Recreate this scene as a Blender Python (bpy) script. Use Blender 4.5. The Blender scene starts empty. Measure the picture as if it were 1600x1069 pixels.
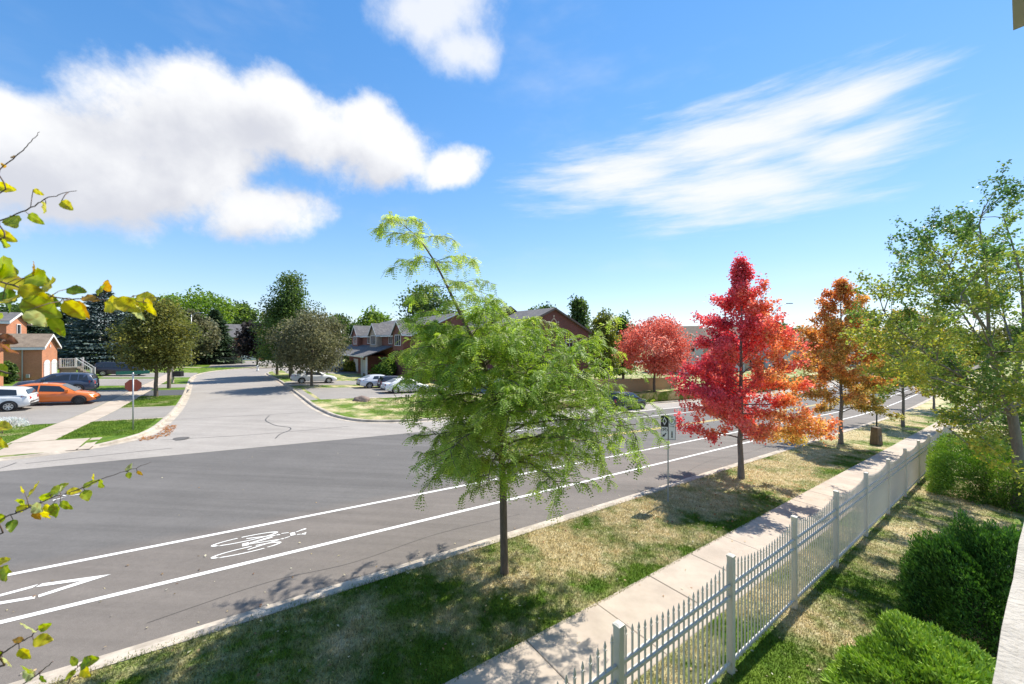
import bpy, bmesh, math, random
import numpy as np
from mathutils import Vector, Matrix, Euler
rad = math.radians
scene = bpy.context.scene
col = scene.collection
RNG = np.random.default_rng(7)
random.seed(7)

# ------------------------------------------------------------------ camera
EYE = 5.0
F, CX, HY = 590.0, 800.0, 532.0
cam = bpy.data.cameras.new('camera')
cam.sensor_width = 36.0
cam.lens = 36.0 * F / 1600.0
cam.shift_y = -2.5 / 1600.0
cam.clip_start, cam.clip_end = 0.05, 3000
cam.dof.use_dof = True
cam.dof.focus_distance = 22.0
cam.dof.aperture_fstop = 4.5
cam_o = bpy.data.objects.new('camera', cam)
cam_o.location = (0, 0, EYE)
cam_o.rotation_euler = (rad(90), 0, 0)
col.objects.link(cam_o)
scene.camera = cam_o

# ------------------------------------------------------------------ light
SUN_AZ, SUN_EL = rad(46), rad(53)
to_sun = Vector((math.sin(SUN_AZ) * math.cos(SUN_EL), math.cos(SUN_AZ) * math.cos(SUN_EL), math.sin(SUN_EL)))
sl = bpy.data.lights.new('sun', 'SUN')
sl.energy = 5.0
sl.angle = rad(0.53)
sl.color = (1.0, 0.94, 0.84)
so = bpy.data.objects.new('sun', sl)
so.rotation_euler = to_sun.to_track_quat('Z', 'Y').to_euler()
so.location = (0, 0, 60)
col.objects.link(so)

vs = scene.view_settings
scene.display_settings.display_device = 'sRGB'
vs.view_transform = 'Standard'
vs.look = 'None'
vs.gamma = 1.0
vs.use_curve_mapping = False
vs.exposure = 0.6

world = bpy.data.worlds.new('World')
scene.world = world
world.use_nodes = True
world.cycles.sampling_method = 'MANUAL'
world.cycles.sample_map_resolution = 256


def px_azel(px, py):
    x, z = (px - CX) / F, (HY - py) / F
    return math.atan2(x, 1), math.atan2(z, math.sqrt(1 + x * x))


def build_world():
    nt = world.node_tree
    N, L = nt.nodes, nt.links
    N.clear()
    out = N.new('ShaderNodeOutputWorld')
    bg = N.new('ShaderNodeBackground')
    bg.inputs['Strength'].default_value = 0.14
    L.new(bg.outputs[0], out.inputs[0])
    sky = N.new('ShaderNodeTexSky')
    sky.sky_type = 'NISHITA'
    sky.sun_disc = False
    sky.sun_elevation = SUN_EL
    sky.sun_rotation = SUN_AZ
    sky.air_density = 1.0
    sky.dust_density = 0.0
    sky.ozone_density = 1.5
    sky.altitude = 100
    # clear dry air: the bright band over the horizon is held back, the blue kept deep
    mul_ = N.new('ShaderNodeVectorMath')
    mul_.operation = 'MULTIPLY'
    mul_.inputs[1].default_value = (0.95, 0.99, 1.1)
    L.new(sky.outputs[0], mul_.inputs[0])
    mad = N.new('ShaderNodeVectorMath')
    mad.operation = 'MULTIPLY_ADD'
    mad.inputs[1].default_value = (0.15, 0.138, 0.12)
    mad.inputs[2].default_value = (1, 1, 1)
    L.new(mul_.outputs[0], mad.inputs[0])
    div = N.new('ShaderNodeVectorMath')
    div.operation = 'DIVIDE'
    L.new(mul_.outputs[0], div.inputs[0])
    L.new(mad.outputs[0], div.inputs[1])
    hsv = N.new('ShaderNodeHueSaturation')
    hsv.inputs['Saturation'].default_value = 1.32
    hsv.inputs['Value'].default_value = 1.44
    L.new(div.outputs[0], hsv.inputs['Color'])
    tc = N.new('ShaderNodeTexCoord')
    sep = N.new('ShaderNodeSeparateXYZ')
    L.new(tc.outputs['Generated'], sep.inputs[0])

    def M(op, a, b=None, c=None):
        n = N.new('ShaderNodeMath')
        n.operation = op
        for i, v in enumerate((a, b, c)):
            if v is None:
                continue
            if isinstance(v, (int, float)):
                n.inputs[i].default_value = v
            else:
                L.new(v, n.inputs[i])
        return n.outputs[0]
    az = M('ARCTAN2', sep.outputs[0], sep.outputs[1])
    el = M('ARCSINE', sep.outputs[2])
    cmb = N.new('ShaderNodeCombineXYZ')
    L.new(az, cmb.inputs[0])
    L.new(el, cmb.inputs[1])

    def noise(vec, scale, detail, rough, mapping=None):
        if mapping:
            mp = N.new('ShaderNodeMapping')
            mp.inputs['Rotation'].default_value = mapping[0]
            mp.inputs['Scale'].default_value = mapping[1]
            L.new(vec, mp.inputs[0])
            vec = mp.outputs[0]
        n = N.new('ShaderNodeTexNoise')
        n.inputs['Scale'].default_value = scale
        n.inputs['Detail'].default_value = detail
        n.inputs['Roughness'].default_value = rough
        L.new(vec, n.inputs['Vector'])
        return n.outputs['Fac']

    def ell(items, absolute=False, src=None):
        res = None
        for it in items:
            if absolute:
                a0, e0, ra, re, rot = it
            else:
                px, py, rx, ry, rot = it
                a0, e0 = px_azel(px, py)
                a1, e1 = px_azel(px + rx * math.cos(rot), py - rx * math.sin(rot))
                a2, e2 = px_azel(px + ry * math.sin(rot), py - ry * math.cos(rot))
                ra, re = math.hypot(a1 - a0, e1 - e0), math.hypot(a2 - a0, e2 - e0)
                rot = math.atan2(e1 - e0, a1 - a0)
            mp = N.new('ShaderNodeMapping')
            mp.vector_type = 'TEXTURE'
            mp.inputs['Location'].default_value = (a0, e0, 0)
            mp.inputs['Rotation'].default_value = (0, 0, rot)
            mp.inputs['Scale'].default_value = (ra, re, 1)
            L.new(src or cmb.outputs[0], mp.inputs[0])
            ln = N.new('ShaderNodeVectorMath')
            ln.operation = 'LENGTH'
            L.new(mp.outputs[0], ln.inputs[0])
            d = M('SUBTRACT', 1.0, ln.outputs['Value'])
            if res is None:
                res = d
            else:
                n = N.new('ShaderNodeMath')
                n.operation = 'SMOOTH_MAX'
                n.inputs[2].default_value = 0.25
                L.new(res, n.inputs[0])
                L.new(d, n.inputs[1])
                res = n.outputs[0]
        return res

    def sstep(v, lo, hi):
        mr = N.new('ShaderNodeMapRange')
        mr.interpolation_type = 'SMOOTHSTEP'
        mr.inputs['From Min'].default_value = lo
        mr.inputs['From Max'].default_value = hi
        L.new(v, mr.inputs['Value'])
        return mr.outputs[0]
    d3 = tc.outputs['Generated']
    n_big = noise(d3, 6.0, 8, 0.6)
    n_fine = noise(d3, 15.0, 9, 0.62)
    # heaped clouds
    HEAP = [(345, 175, 150, 85, 0), (300, 135, 80, 50, 0), (440, 150, 90, 60, -0.2), (490, 215, 170, 95, -0.25), (575, 205, 80, 70, -0.5), (610, 250, 80, 58, 0), (705, 262, 66, 34, 0.25), (330, 245, 150, 60, 0),
            (110, 235, 220, 90, 0), (245, 290, 215, 90, 0), (400, 330, 130, 54, 0), (20, 215, 150, 75, 0), (150, 310, 190, 62, 0), (330, 205, 190, 90, 0)]
    heap = ell(HEAP)
    heap2 = ell([(2.3, 0.5, 0.34, 0.13, 0.1), (2.65, 0.42, 0.22, 0.1, 0), (-2.2, 0.62, 0.4, 0.16, 0), (-1.85, 0.3, 0.3, 0.1, 0),
                 (-2.9, 0.35, 0.26, 0.09, 0)], absolute=True)
    up = N.new('ShaderNodeVectorMath')
    up.operation = 'ADD'
    up.inputs[1].default_value = (0.05, 0.075, 0)
    L.new(cmb.outputs[0], up.inputs[0])
    heap_up = ell([HEAP[i] for i in (0, 2, 3, 5, 8, 9, 10)], src=up.outputs[0])
    d_up = N.new('ShaderNodeVectorMath')
    d_up.operation = 'ADD'
    d_up.inputs[1].default_value = (0.03, 0.0, 0.05)
    L.new(d3, d_up.inputs[0])
    n_up = noise(d_up.outputs[0], 6.0, 4, 0.5)
    hv = M('MAXIMUM', heap, heap2)
    hv = M('ADD', hv, M('MULTIPLY', M('SUBTRACT', n_big, 0.5), 1.2))
    hv = M('ADD', hv, M('MULTIPLY', M('SUBTRACT', n_fine, 0.5), 0.9))
    a_heap = sstep(hv, -0.08, 0.52)
    # thin combed cloud
    comb = ell([(960, 275, 165, 52, 0.22), (1150, 215, 260, 72, 0.27), (1120, 300, 225, 62, 0.15), (1335, 160, 150, 46, 0.42), (1330, 235, 150, 50, 0.28)])
    comb2 = ell([(1.55, 0.55, 0.4, 0.12, 0.2), (3.0, 0.8, 0.35, 0.14, -0.2)], absolute=True)
    n_st = noise(cmb.outputs[0], 4.0, 7, 0.62, ((0, 0, rad(-24)), (1.0, 6.5, 1)))
    cv = M('ADD', M('MAXIMUM', comb, comb2), M('MULTIPLY', M('SUBTRACT', n_st, 0.5), 2.1))
    cv = M('ADD', cv, M('MULTIPLY', M('SUBTRACT', n_big, 0.5), 0.4))
    a_comb = M('MULTIPLY', sstep(cv, -0.35, 1.0), 0.95)
    # small torn cloud
    torn = ell([(672, 22, 110, 82, 0.1), (718, 78, 72, 56, 0)])
    tv = M('ADD', torn, M('MULTIPLY', M('SUBTRACT', n_big, 0.5), 2.2))
    tv = M('ADD', tv, M('MULTIPLY', M('SUBTRACT', n_fine, 0.5), 0.5))
    a_torn = M('MULTIPLY', sstep(tv, -0.05, 0.9), 0.85)
    # faint veil
    veil = M('MULTIPLY', sstep(noise(cmb.outputs[0], 2.2, 5, 0.6, ((0, 0, rad(-20)), (1, 2.6, 1))), 0.48, 0.85), 0.22)
    alpha = M('MAXIMUM', M('MAXIMUM', a_heap, a_comb), M('MAXIMUM', a_torn, veil))
    # cloud body: thick parts away from the sun are greyer
    sh = M('ADD', M('MULTIPLY', M('SUBTRACT', n_up, n_big), 1.6), M('MULTIPLY', heap_up, 0.75))
    sh = sstep(sh, -0.15, 0.75)
    ramp = N.new('ShaderNodeMix')
    ramp.data_type = 'RGBA'
    ramp.inputs[6].default_value = (4.75, 4.8, 4.9, 1)
    ramp.inputs[7].default_value = (3.35, 3.45, 3.8, 1)
    L.new(sh, ramp.inputs[0])
    mix = N.new('ShaderNodeMix')
    mix.data_type = 'RGBA'
    L.new(alpha, mix.inputs[0])
    L.new(hsv.outputs[0], mix.inputs[6])
    L.new(ramp.outputs[2], mix.inputs[7])
    L.new(mix.outputs[2], bg.inputs['Color'])


build_world()

# ------------------------------------------------------------------ place: s runs along the main road (to the right), t across it (away)
R2, N2 = (0.805, 0.593), (-0.593, 0.805)


def smooth(a, b, x):
    t = min(1.0, max(0.0, (x - a) / (b - a)))
    return t * t * (3 - 2 * t)


def g_main(s):
    if s < -30:
        return -4.9 + 1.65 + 0.02 * (-30 - max(s, -120))
    if s < 50:
        return -4.9 - 0.055 * s
    return -7.65 - 1.1 * (1 - math.exp(-(s - 50) / 20))


def g_far(s, t):
    a = -4.95 - 0.003 * (min(t, 120) - 21)
    if s < -4:
        a += 0.055 * (-4 - max(s, -24))
    if s > 6:
        a -= 0.055 * ((s - 6) if s < 36 else 30 + 12 * (1 - math.exp(-(s - 36) / 12)))
    return a


def G(s, t):
    w = smooth(23.5, 38, t)
    return EYE + g_main(s) * (1 - w) + g_far(s, t) * w


def XY(s, t):
    return s * R2[0] + t * N2[0], s * R2[1] + t * N2[1]


def ST(x, y):
    return x * R2[0] + y * R2[1], x * N2[0] + y * N2[1]


def W(s, t, h=0.0):
    x, y = XY(s, t)
    if h > 0.02 and s < -3.4 and 22 < t < 25.6:      # dropped kerb at the left corner
        h -= (h - 0.02) * 0.85 * smooth(-3.4, -5.2, s) * (1 - smooth(23.3, 25.6, t))
    return Vector((x, y, G(s, t) + h))


def WZ(s, t, z):
    x, y = XY(s, t)
    return Vector((x, y, z))


def at(px, py, depth):
    """world point seen at a photo position and a distance along the view axis"""
    return Vector(((px - CX) / F * depth, depth, EYE + (HY - py) / F * depth))


ROAD_ANG = math.atan2(R2[1], R2[0])      # direction of +s in the XY plane


# ------------------------------------------------------------------ materials
MATS = {}


def nodes_of(m):
    return m.node_tree.nodes, m.node_tree.links


def mat(name, base, rough=0.7, var=0.0, vscale=3.0, bump=0.0, bscale=40.0, metallic=0.0, spec=0.4, second=None, sscale=1.0, smin=0.45, smax=0.6, stretch=None, coat=0.0, detail=6):
    if name in MATS:
        return MATS[name]
    m = bpy.data.materials.new(name)
    m.use_nodes = True
    N, L = nodes_of(m)
    b = N['Principled BSDF']
    b.inputs['Roughness'].default_value = rough
    b.inputs['Metallic'].default_value = metallic
    b.inputs['Specular IOR Level'].default_value = spec
    b.inputs['Coat Weight'].default_value = coat
    tc = N.new('ShaderNodeTexCoord')
    vec = tc.outputs['Object']
    if stretch:
        mp = N.new('ShaderNodeMapping')
        mp.inputs['Rotation'].default_value = (0, 0, stretch[0])
        mp.inputs['Scale'].default_value = stretch[1]
        L.new(vec, mp.inputs[0])
        vec = mp.outputs[0]
    rgb = N.new('ShaderNodeRGB')
    rgb.outputs[0].default_value = (*base, 1)
    out = rgb.outputs[0]
    if second:
        n = N.new('ShaderNodeTexNoise')
        n.inputs['Scale'].default_value = sscale
        n.inputs['Detail'].default_value = detail
        n.inputs['Roughness'].default_value = 0.62
        L.new(vec, n.inputs['Vector'])
        mr = N.new('ShaderNodeMapRange')
        mr.inputs['From Min'].default_value = smin
        mr.inputs['From Max'].default_value = smax
        L.new(n.outputs['Fac'], mr.inputs['Value'])
        mx = N.new('ShaderNodeMix')
        mx.data_type = 'RGBA'
        L.new(mr.outputs[0], mx.inputs[0])
        L.new(out, mx.inputs[6])
        mx.inputs[7].default_value = (*second, 1)
        out = mx.outputs[2]
    if var:
        n = N.new('ShaderNodeTexNoise')
        n.inputs['Scale'].default_value = vscale
        n.inputs['Detail'].default_value = 8
        n.inputs['Roughness'].default_value = 0.65
        L.new(vec, n.inputs['Vector'])
        mr = N.new('ShaderNodeMapRange')
        mr.inputs['From Min'].default_value = 0.3
        mr.inputs['From Max'].default_value = 0.7
        mr.inputs['To Min'].default_value = 1 - var
        mr.inputs['To Max'].default_value = 1 + var
        L.new(n.outputs['Fac'], mr.inputs['Value'])
        h = N.new('ShaderNodeHueSaturation')
        L.new(out, h.inputs['Color'])
        L.new(mr.outputs[0], h.inputs['Value'])
        out = h.outputs[0]
    L.new(out, b.inputs['Base Color'])
    if bump:
        n = N.new('ShaderNodeTexNoise')
        n.inputs['Scale'].default_value = bscale
        n.inputs['Detail'].default_value = 6
        L.new(vec, n.inputs['Vector'])
        bp = N.new('ShaderNodeBump')
        bp.inputs['Strength'].default_value = bump
        bp.inputs['Distance'].default_value = 0.02
        L.new(n.outputs['Fac'], bp.inputs['Height'])
        L.new(bp.outputs[0], b.inputs['Normal'])
    MATS[name] = m
    return m


def leaf_mat(name, trans=0.42, rough=0.5, spec=0.3):
    if name in MATS:
        return MATS[name]
    m = bpy.data.materials.new(name)
    m.use_nodes = True
    N, L = nodes_of(m)
    b = N['Principled BSDF']
    b.inputs['Roughness'].default_value = rough
    b.inputs['Specular IOR Level'].default_value = spec
    at_ = N.new('ShaderNodeAttribute')
    at_.attribute_name = 'tint'
    L.new(at_.outputs['Color'], b.inputs['Base Color'])
    tr = N.new('ShaderNodeBsdfTranslucent')
    h = N.new('ShaderNodeHueSaturation')
    h.inputs['Saturation'].default_value = 1.1
    h.inputs['Value'].default_value = 1.35
    L.new(at_.outputs['Color'], h.inputs['Color'])
    L.new(h.outputs[0], tr.inputs[0])
    mx = N.new('ShaderNodeMixShader')
    mx.inputs[0].default_value = trans
    L.new(b.outputs[0], mx.inputs[1])
    L.new(tr.outputs[0], mx.inputs[2])
    L.new(mx.outputs[0], N['Material Output'].inputs['Surface'])
    MATS[name] = m
    return m


def grass_mat(name, blades=False):
    """turf colour from the place itself: green, straw and bare soil patches"""
    m = bpy.data.materials.new(name)
    m.use_nodes = True
    N, L = nodes_of(m)
    b = N['Principled BSDF']
    b.inputs['Roughness'].default_value = 0.75
    b.inputs['Specular IOR Level'].default_value = 0.15
    geo = N.new('ShaderNodeNewGeometry')
    pos = geo.outputs['Position']

    def M(op, a, b_=None):
        n = N.new('ShaderNodeMath')
        n.operation = op
        for i, v in enumerate((a, b_)):
            if v is None:
                continue
            if isinstance(v, (int, float)):
                n.inputs[i].default_value = v
            else:
                L.new(v, n.inputs[i])
        return n.outputs[0]

    def noise(scale, detail=5, rough=0.6):
        n = N.new('ShaderNodeTexNoise')
        n.inputs['Scale'].default_value = scale
        n.inputs['Detail'].default_value = detail
        n.inputs['Roughness'].default_value = rough
        L.new(pos, n.inputs['Vector'])
        return n.outputs['Fac']

    def mrange(v, a, b2, c=0.0, d=1.0):
        mr = N.new('ShaderNodeMapRange')
        mr.inputs['From Min'].default_value = a
        mr.inputs['From Max'].default_value = b2
        mr.inputs['To Min'].default_value = c
        mr.inputs['To Max'].default_value = d
        L.new(v, mr.inputs['Value'])
        return mr.outputs[0]

    def mix(f, a, b2):
        mx = N.new('ShaderNodeMix')
        mx.data_type = 'RGBA'
        if isinstance(f, float):
            mx.inputs[0].default_value = f
        else:
            L.new(f, mx.inputs[0])
        for i, v in ((6, a), (7, b2)):
            if isinstance(v, tuple):
                mx.inputs[i].default_value = (*v, 1)
            else:
                L.new(v, mx.inputs[i])
        return mx.outputs[2]
    dt = N.new('ShaderNodeVectorMath')
    dt.operation = 'DOT_PRODUCT'
    L.new(pos, dt.inputs[0])
    dt.inputs[1].default_value = (N2[0], N2[1], 0)
    t = dt.outputs['Value']
    # drier towards the road edge, greener by the footway (a lawn watered from the house side)
    dry_edge = M('MULTIPLY', mrange(t, 5.0, 6.9), mrange(t, 23.0, 9.0))
    d = M('ADD', M('MULTIPLY', M('SUBTRACT', noise(0.6, 5), 0.5), 1.5), M('ADD', M('MULTIPLY', dry_edge, 0.17), 0.47))
    d = M('ADD', d, M('MULTIPLY', M('SUBTRACT', noise(5.0, 5), 0.5), 0.42))
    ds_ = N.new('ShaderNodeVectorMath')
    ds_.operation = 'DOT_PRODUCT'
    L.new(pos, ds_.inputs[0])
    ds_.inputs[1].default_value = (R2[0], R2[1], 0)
    # greener turf at the near end, deepened to darken the tree shade in colour
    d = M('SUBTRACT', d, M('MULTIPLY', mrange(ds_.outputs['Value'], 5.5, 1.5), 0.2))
    dry = mrange(d, 0.36, 0.66)
    fine = noise(38.0, 3, 0.7)
    green = mix(mrange(noise(1.7), 0.35, 0.65), (0.075, 0.15, 0.014), (0.155, 0.235, 0.026))
    straw = mix(mrange(noise(3.1), 0.35, 0.65), (0.49, 0.395, 0.195), (0.63, 0.545, 0.335))
    c = mix(dry, green, straw)
    h = N.new('ShaderNodeHueSaturation')
    L.new(c, h.inputs['Color'])
    if blades:
        rnd = geo.outputs['Random Per Island']
        L.new(mrange(rnd, 0, 1, 0.45, 1.65), h.inputs['Value'])
        L.new(h.outputs[0], b.inputs['Base Color'])
        tr = N.new('ShaderNodeBsdfTranslucent')
        L.new(h.outputs[0], tr.inputs[0])
        mx = N.new('ShaderNodeMixShader')
        mx.inputs[0].default_value = 0.35
        L.new(b.outputs[0], mx.inputs[1])
        L.new(tr.outputs[0], mx.inputs[2])
        L.new(mx.outputs[0], N['Material Output'].inputs['Surface'])
    else:
        L.new(mrange(fine, 0.3, 0.7, 0.62, 1.3), h.inputs['Value'])
        L.new(h.outputs[0], b.inputs['Base Color'])
        bp = N.new('ShaderNodeBump')
        bp.inputs['Strength'].default_value = 0.8
        bp.inputs['Distance'].default_value = 0.05
        L.new(fine, bp.inputs['Height'])
        L.new(bp.outputs[0], b.inputs['Normal'])
    MATS[name] = m
    return m


def asphalt_mat(name, base, streak=0.1, warm=None):
    m = bpy.data.materials.new(name)
    m.use_nodes = True
    N, L = nodes_of(m)
    b = N['Principled BSDF']
    b.inputs['Roughness'].default_value = 0.82
    b.inputs['Specular IOR Level'].default_value = 0.35
    geo = N.new('ShaderNodeNewGeometry')

    def noise(scale, detail=6, mapping=None):
        v = geo.outputs['Position']
        if mapping:
            mp = N.new('ShaderNodeMapping')
            mp.inputs['Rotation'].default_value = (0, 0, -ROAD_ANG)
            mp.inputs['Scale'].default_value = mapping
            L.new(v, mp.inputs[0])
            v = mp.outputs[0]
        n = N.new('ShaderNodeTexNoise')
        n.inputs['Scale'].default_value = scale
        n.inputs['Detail'].default_value = detail
        n.inputs['Roughness'].default_value = 0.65
        L.new(v, n.inputs['Vector'])
        return n.outputs['Fac']

    def mr(v, a, b2, c, d):
        n = N.new('ShaderNodeMapRange')
        n.inputs['From Min'].default_value = a
        n.inputs['From Max'].default_value = b2
        n.inputs['To Min'].default_value = c
        n.inputs['To Max'].default_value = d
        L.new(v, n.inputs['Value'])
        return n.outputs[0]

    def mul(a, c):
        n = N.new('ShaderNodeMath')
        n.operation = 'MULTIPLY'
        L.new(a, n.inputs[0])
        L.new(c, n.inputs[1])
        return n.outputs[0]
    st_ = mr(noise(1.0, 6, (0.035, 1.6, 1)), 0.3, 0.7, 1 - streak, 1 + streak)
    blot = mr(noise(0.35), 0.3, 0.7, 0.9, 1.1)
    grain = mr(noise(120.0, 2), 0.3, 0.7, 0.72, 1.28)
    mid = mr(noise(9.0, 5), 0.3, 0.7, 0.93, 1.07)
    v = mul(mul(st_, blot), mul(grain, mid))
    h = N.new('ShaderNodeHueSaturation')
    L.new(v, h.inputs['Value'])
    if warm:
        # older warm-grey course in the kerb lane
        dt = N.new('ShaderNodeVectorMath')
        dt.operation = 'DOT_PRODUCT'
        L.new(geo.outputs['Position'], dt.inputs[0])
        dt.inputs[1].default_value = (N2[0], N2[1], 0)
        mx = N.new('ShaderNodeMix')
        mx.data_type = 'RGBA'
        L.new(mr(dt.outputs['Value'], 12.0, 12.7, 0, 1), mx.inputs[0])
        mx.inputs[6].default_value = (*warm, 1)
        mx.inputs[7].default_value = (*base, 1)
        L.new(mx.outputs[2], h.inputs['Color'])
    else:
        h.inputs['Color'].default_value = (*base, 1)
    L.new(h.outputs[0], b.inputs['Base Color'])
    bp = N.new('ShaderNodeBump')
    bp.inputs['Strength'].default_value = 0.35
    bp.inputs['Distance'].default_value = 0.01
    L.new(noise(90.0, 3), bp.inputs['Height'])
    L.new(bp.outputs[0], b.inputs['Normal'])
    MATS[name] = m
    return m


def brick_mat(name, c1, c2, mortar, axis_scale=1.0):
    m = bpy.data.materials.new(name)
    m.use_nodes = True
    N, L = nodes_of(m)
    b = N['Principled BSDF']
    b.inputs['Roughness'].default_value = 0.85
    tc = N.new('ShaderNodeTexCoord')
    sep = N.new('ShaderNodeSeparateXYZ')
    L.new(tc.outputs['Object'], sep.inputs[0])
    ad = N.new('ShaderNodeMath')
    ad.operation = 'ADD'
    L.new(sep.outputs[0], ad.inputs[0])
    L.new(sep.outputs[1], ad.inputs[1])
    cb = N.new('ShaderNodeCombineXYZ')
    L.new(ad.outputs[0], cb.inputs[0])
    L.new(sep.outputs[2], cb.inputs[1])
    br = N.new('ShaderNodeTexBrick')
    br.inputs['Scale'].default_value = 4.2 * axis_scale
    br.inputs['Mortar Size'].default_value = 0.012
    br.inputs['Color1'].default_value = (*c1, 1)
    br.inputs['Color2'].default_value = (*c2, 1)
    br.inputs['Mortar'].default_value = (*mortar, 1)
    L.new(cb.outputs[0], br.inputs['Vector'])
    n = N.new('ShaderNodeTexNoise')
    n.inputs['Scale'].default_value = 0.9
    n.inputs['Detail'].default_value = 6
    L.new(tc.outputs['Object'], n.inputs['Vector'])
    mr = N.new('ShaderNodeMapRange')
    mr.inputs['To Min'].default_value = 0.7
    mr.inputs['To Max'].default_value = 1.3
    L.new(n.outputs['Fac'], mr.inputs['Value'])
    h = N.new('ShaderNodeHueSaturation')
    L.new(br.outputs['Color'], h.inputs['Color'])
    L.new(mr.outputs[0], h.inputs['Value'])
    L.new(h.outputs[0], b.inputs['Base Color'])
    MATS[name] = m
    return m


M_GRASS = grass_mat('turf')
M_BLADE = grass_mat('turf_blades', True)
M_ROAD = asphalt_mat('asphalt_main', (0.128, 0.120, 0.112), 0.17, warm=(0.158, 0.138, 0.120))
M_STREET = asphalt_mat('asphalt_old', (0.315, 0.287, 0.256), 0.09)
M_DRIVE = asphalt_mat('asphalt_drive', (0.27, 0.247, 0.22), 0.05)
M_DRIVE_DARK = asphalt_mat('asphalt_sealed', (0.085, 0.087, 0.092), 0.05)
M_CONC = mat('concrete_walk', (0.47, 0.395, 0.315), 0.85, 0.10, 2.2, 0.25, 160, second=(0.41, 0.34, 0.27), sscale=0.8)
M_KERB = mat('concrete_kerb', (0.49, 0.425, 0.345), 0.85, 0.18, 4.0, 0.3, 120, second=(0.35, 0.30, 0.24), sscale=1.3)
M_PAINT = mat('road_paint', (0.80, 0.79, 0.75), 0.6, 0.05, 6.0, 0.1, 80, second=(0.45, 0.43, 0.40), sscale=11.0, smin=0.55, smax=0.78)
M_YPAINT = mat('yellow_paint', (0.62, 0.47, 0.12), 0.6, 0.1, 6.0)
M_TAR = mat('tar', (0.05, 0.05, 0.052), 0.5)
M_IRON = mat('cast_iron', (0.12, 0.11, 0.10), 0.6, 0.2, 10)
M_FENCE = mat('white_metal', (0.575, 0.555, 0.50), 0.45, 0.05, 5.0, spec=0.5)
M_POST = mat('white_post', (0.60, 0.565, 0.485), 0.5, 0.06, 4.0, spec=0.5)
M_GALV = mat('galvanised', (0.42, 0.43, 0.44), 0.45, 0.12, 9.0, metallic=0.5)
M_DARKPOST = mat('dark_post', (0.05, 0.06, 0.055), 0.5)
M_BARK = mat('bark', (0.15, 0.115, 0.085), 0.9, 0.3, 14.0, 0.8, 30, stretch=(0, (1, 1, 0.25)))
M_BARKG = mat('bark_grey', (0.19, 0.165, 0.14), 0.9, 0.3, 12.0, 0.8, 26, stretch=(0, (1, 1, 0.3)))
M_TWIG = mat('twig', (0.17, 0.115, 0.095), 0.7, 0.2, 30)
M_LEAF = leaf_mat('leaf')
M_NEEDLE = leaf_mat('needle', trans=0.15, rough=0.6)
M_BIGLEAF = leaf_mat('leaf_near', trans=0.5, rough=0.38, spec=0.45)
M_BRICK_O = brick_mat('brick_orange', (0.45, 0.17, 0.08), (0.52, 0.21, 0.105), (0.46, 0.30, 0.2))
M_BRICK_R = brick_mat('brick_red', (0.20, 0.075, 0.05), (0.26, 0.10, 0.068), (0.25, 0.15, 0.12))
M_BRICK_D = brick_mat('brick_dark', (0.13, 0.045, 0.036), (0.17, 0.06, 0.048), (0.17, 0.10, 0.08))
M_EAVE = mat('brown_eave', (0.13, 0.10, 0.085), 0.7)
M_BRICK_T = brick_mat('brick_tan', (0.40, 0.31, 0.23), (0.46, 0.36, 0.28), (0.45, 0.40, 0.34))
M_ROOF = mat('shingle_grey', (0.12, 0.115, 0.115), 0.9, 0.22, 6.0, 0.5, 14, second=(0.17, 0.16, 0.155), sscale=2.0)
M_ROOF_B = mat('shingle_brown', (0.24, 0.185, 0.135), 0.9, 0.22, 6.0, 0.5, 14, second=(0.19, 0.145, 0.105), sscale=2.0)
M_TRIM = mat('white_trim', (0.76, 0.75, 0.72), 0.5, 0.05, 4)
M_SIDING = mat('siding', (0.55, 0.54, 0.52), 0.7, 0.06, 3)
M_BEIGE = mat('beige_trim', (0.40, 0.385, 0.335), 0.6, 0.06, 6)
M_STUCCO = mat('stucco', (0.45, 0.425, 0.385), 0.9, 0.12, 9.0, 0.6, 55, second=(0.38, 0.36, 0.325), sscale=7.0)
M_GLASS = mat('window_glass', (0.03, 0.036, 0.042), 0.06, spec=0.8)
M_WOOD = mat('cedar', (0.42, 0.265, 0.145), 0.8, 0.25, 2.5, 0.3, 30, stretch=(0, (3, 3, 0.4)))
M_DECK = mat('deck_wood', (0.20, 0.165, 0.13), 0.8, 0.2, 3.0)
M_STUMP = mat('pedestal', (0.16, 0.115, 0.07), 0.8, 0.2, 9.0, 0.4, 30)
M_TYRE = mat('tyre', (0.018, 0.018, 0.019), 0.85)
M_RIM = mat('alloy', (0.55, 0.56, 0.57), 0.3, metallic=0.8)
M_RIMD = mat('dark_alloy', (0.05, 0.05, 0.055), 0.35, metallic=0.6)
M_BLACK = mat('black_plastic', (0.02, 0.02, 0.022), 0.6)
M_TAIL = mat('tail_lens', (0.42, 0.015, 0.02), 0.2, spec=0.6)
M_LAMP = mat('lamp_lens', (0.75, 0.76, 0.78), 0.15, spec=0.7)
M_STOP = mat('sign_red', (0.36, 0.085, 0.05), 0.5, 0.06, 8)
M_SIGNW = mat('sign_white', (0.72, 0.72, 0.70), 0.45)
M_SIGNK = mat('sign_black', (0.02, 0.02, 0.022), 0.45)
M_SIGNG = mat('sign_green', (0.03, 0.17, 0.11), 0.45)
M_ROCK = mat('boulder', (0.22, 0.16, 0.13), 0.9, 0.25, 8.0, 0.6, 10)


def paint_mat(name, c):
    return mat('car_paint_' + name, c, 0.28, 0.02, 3.0, spec=0.5, coat=0.7)


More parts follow.
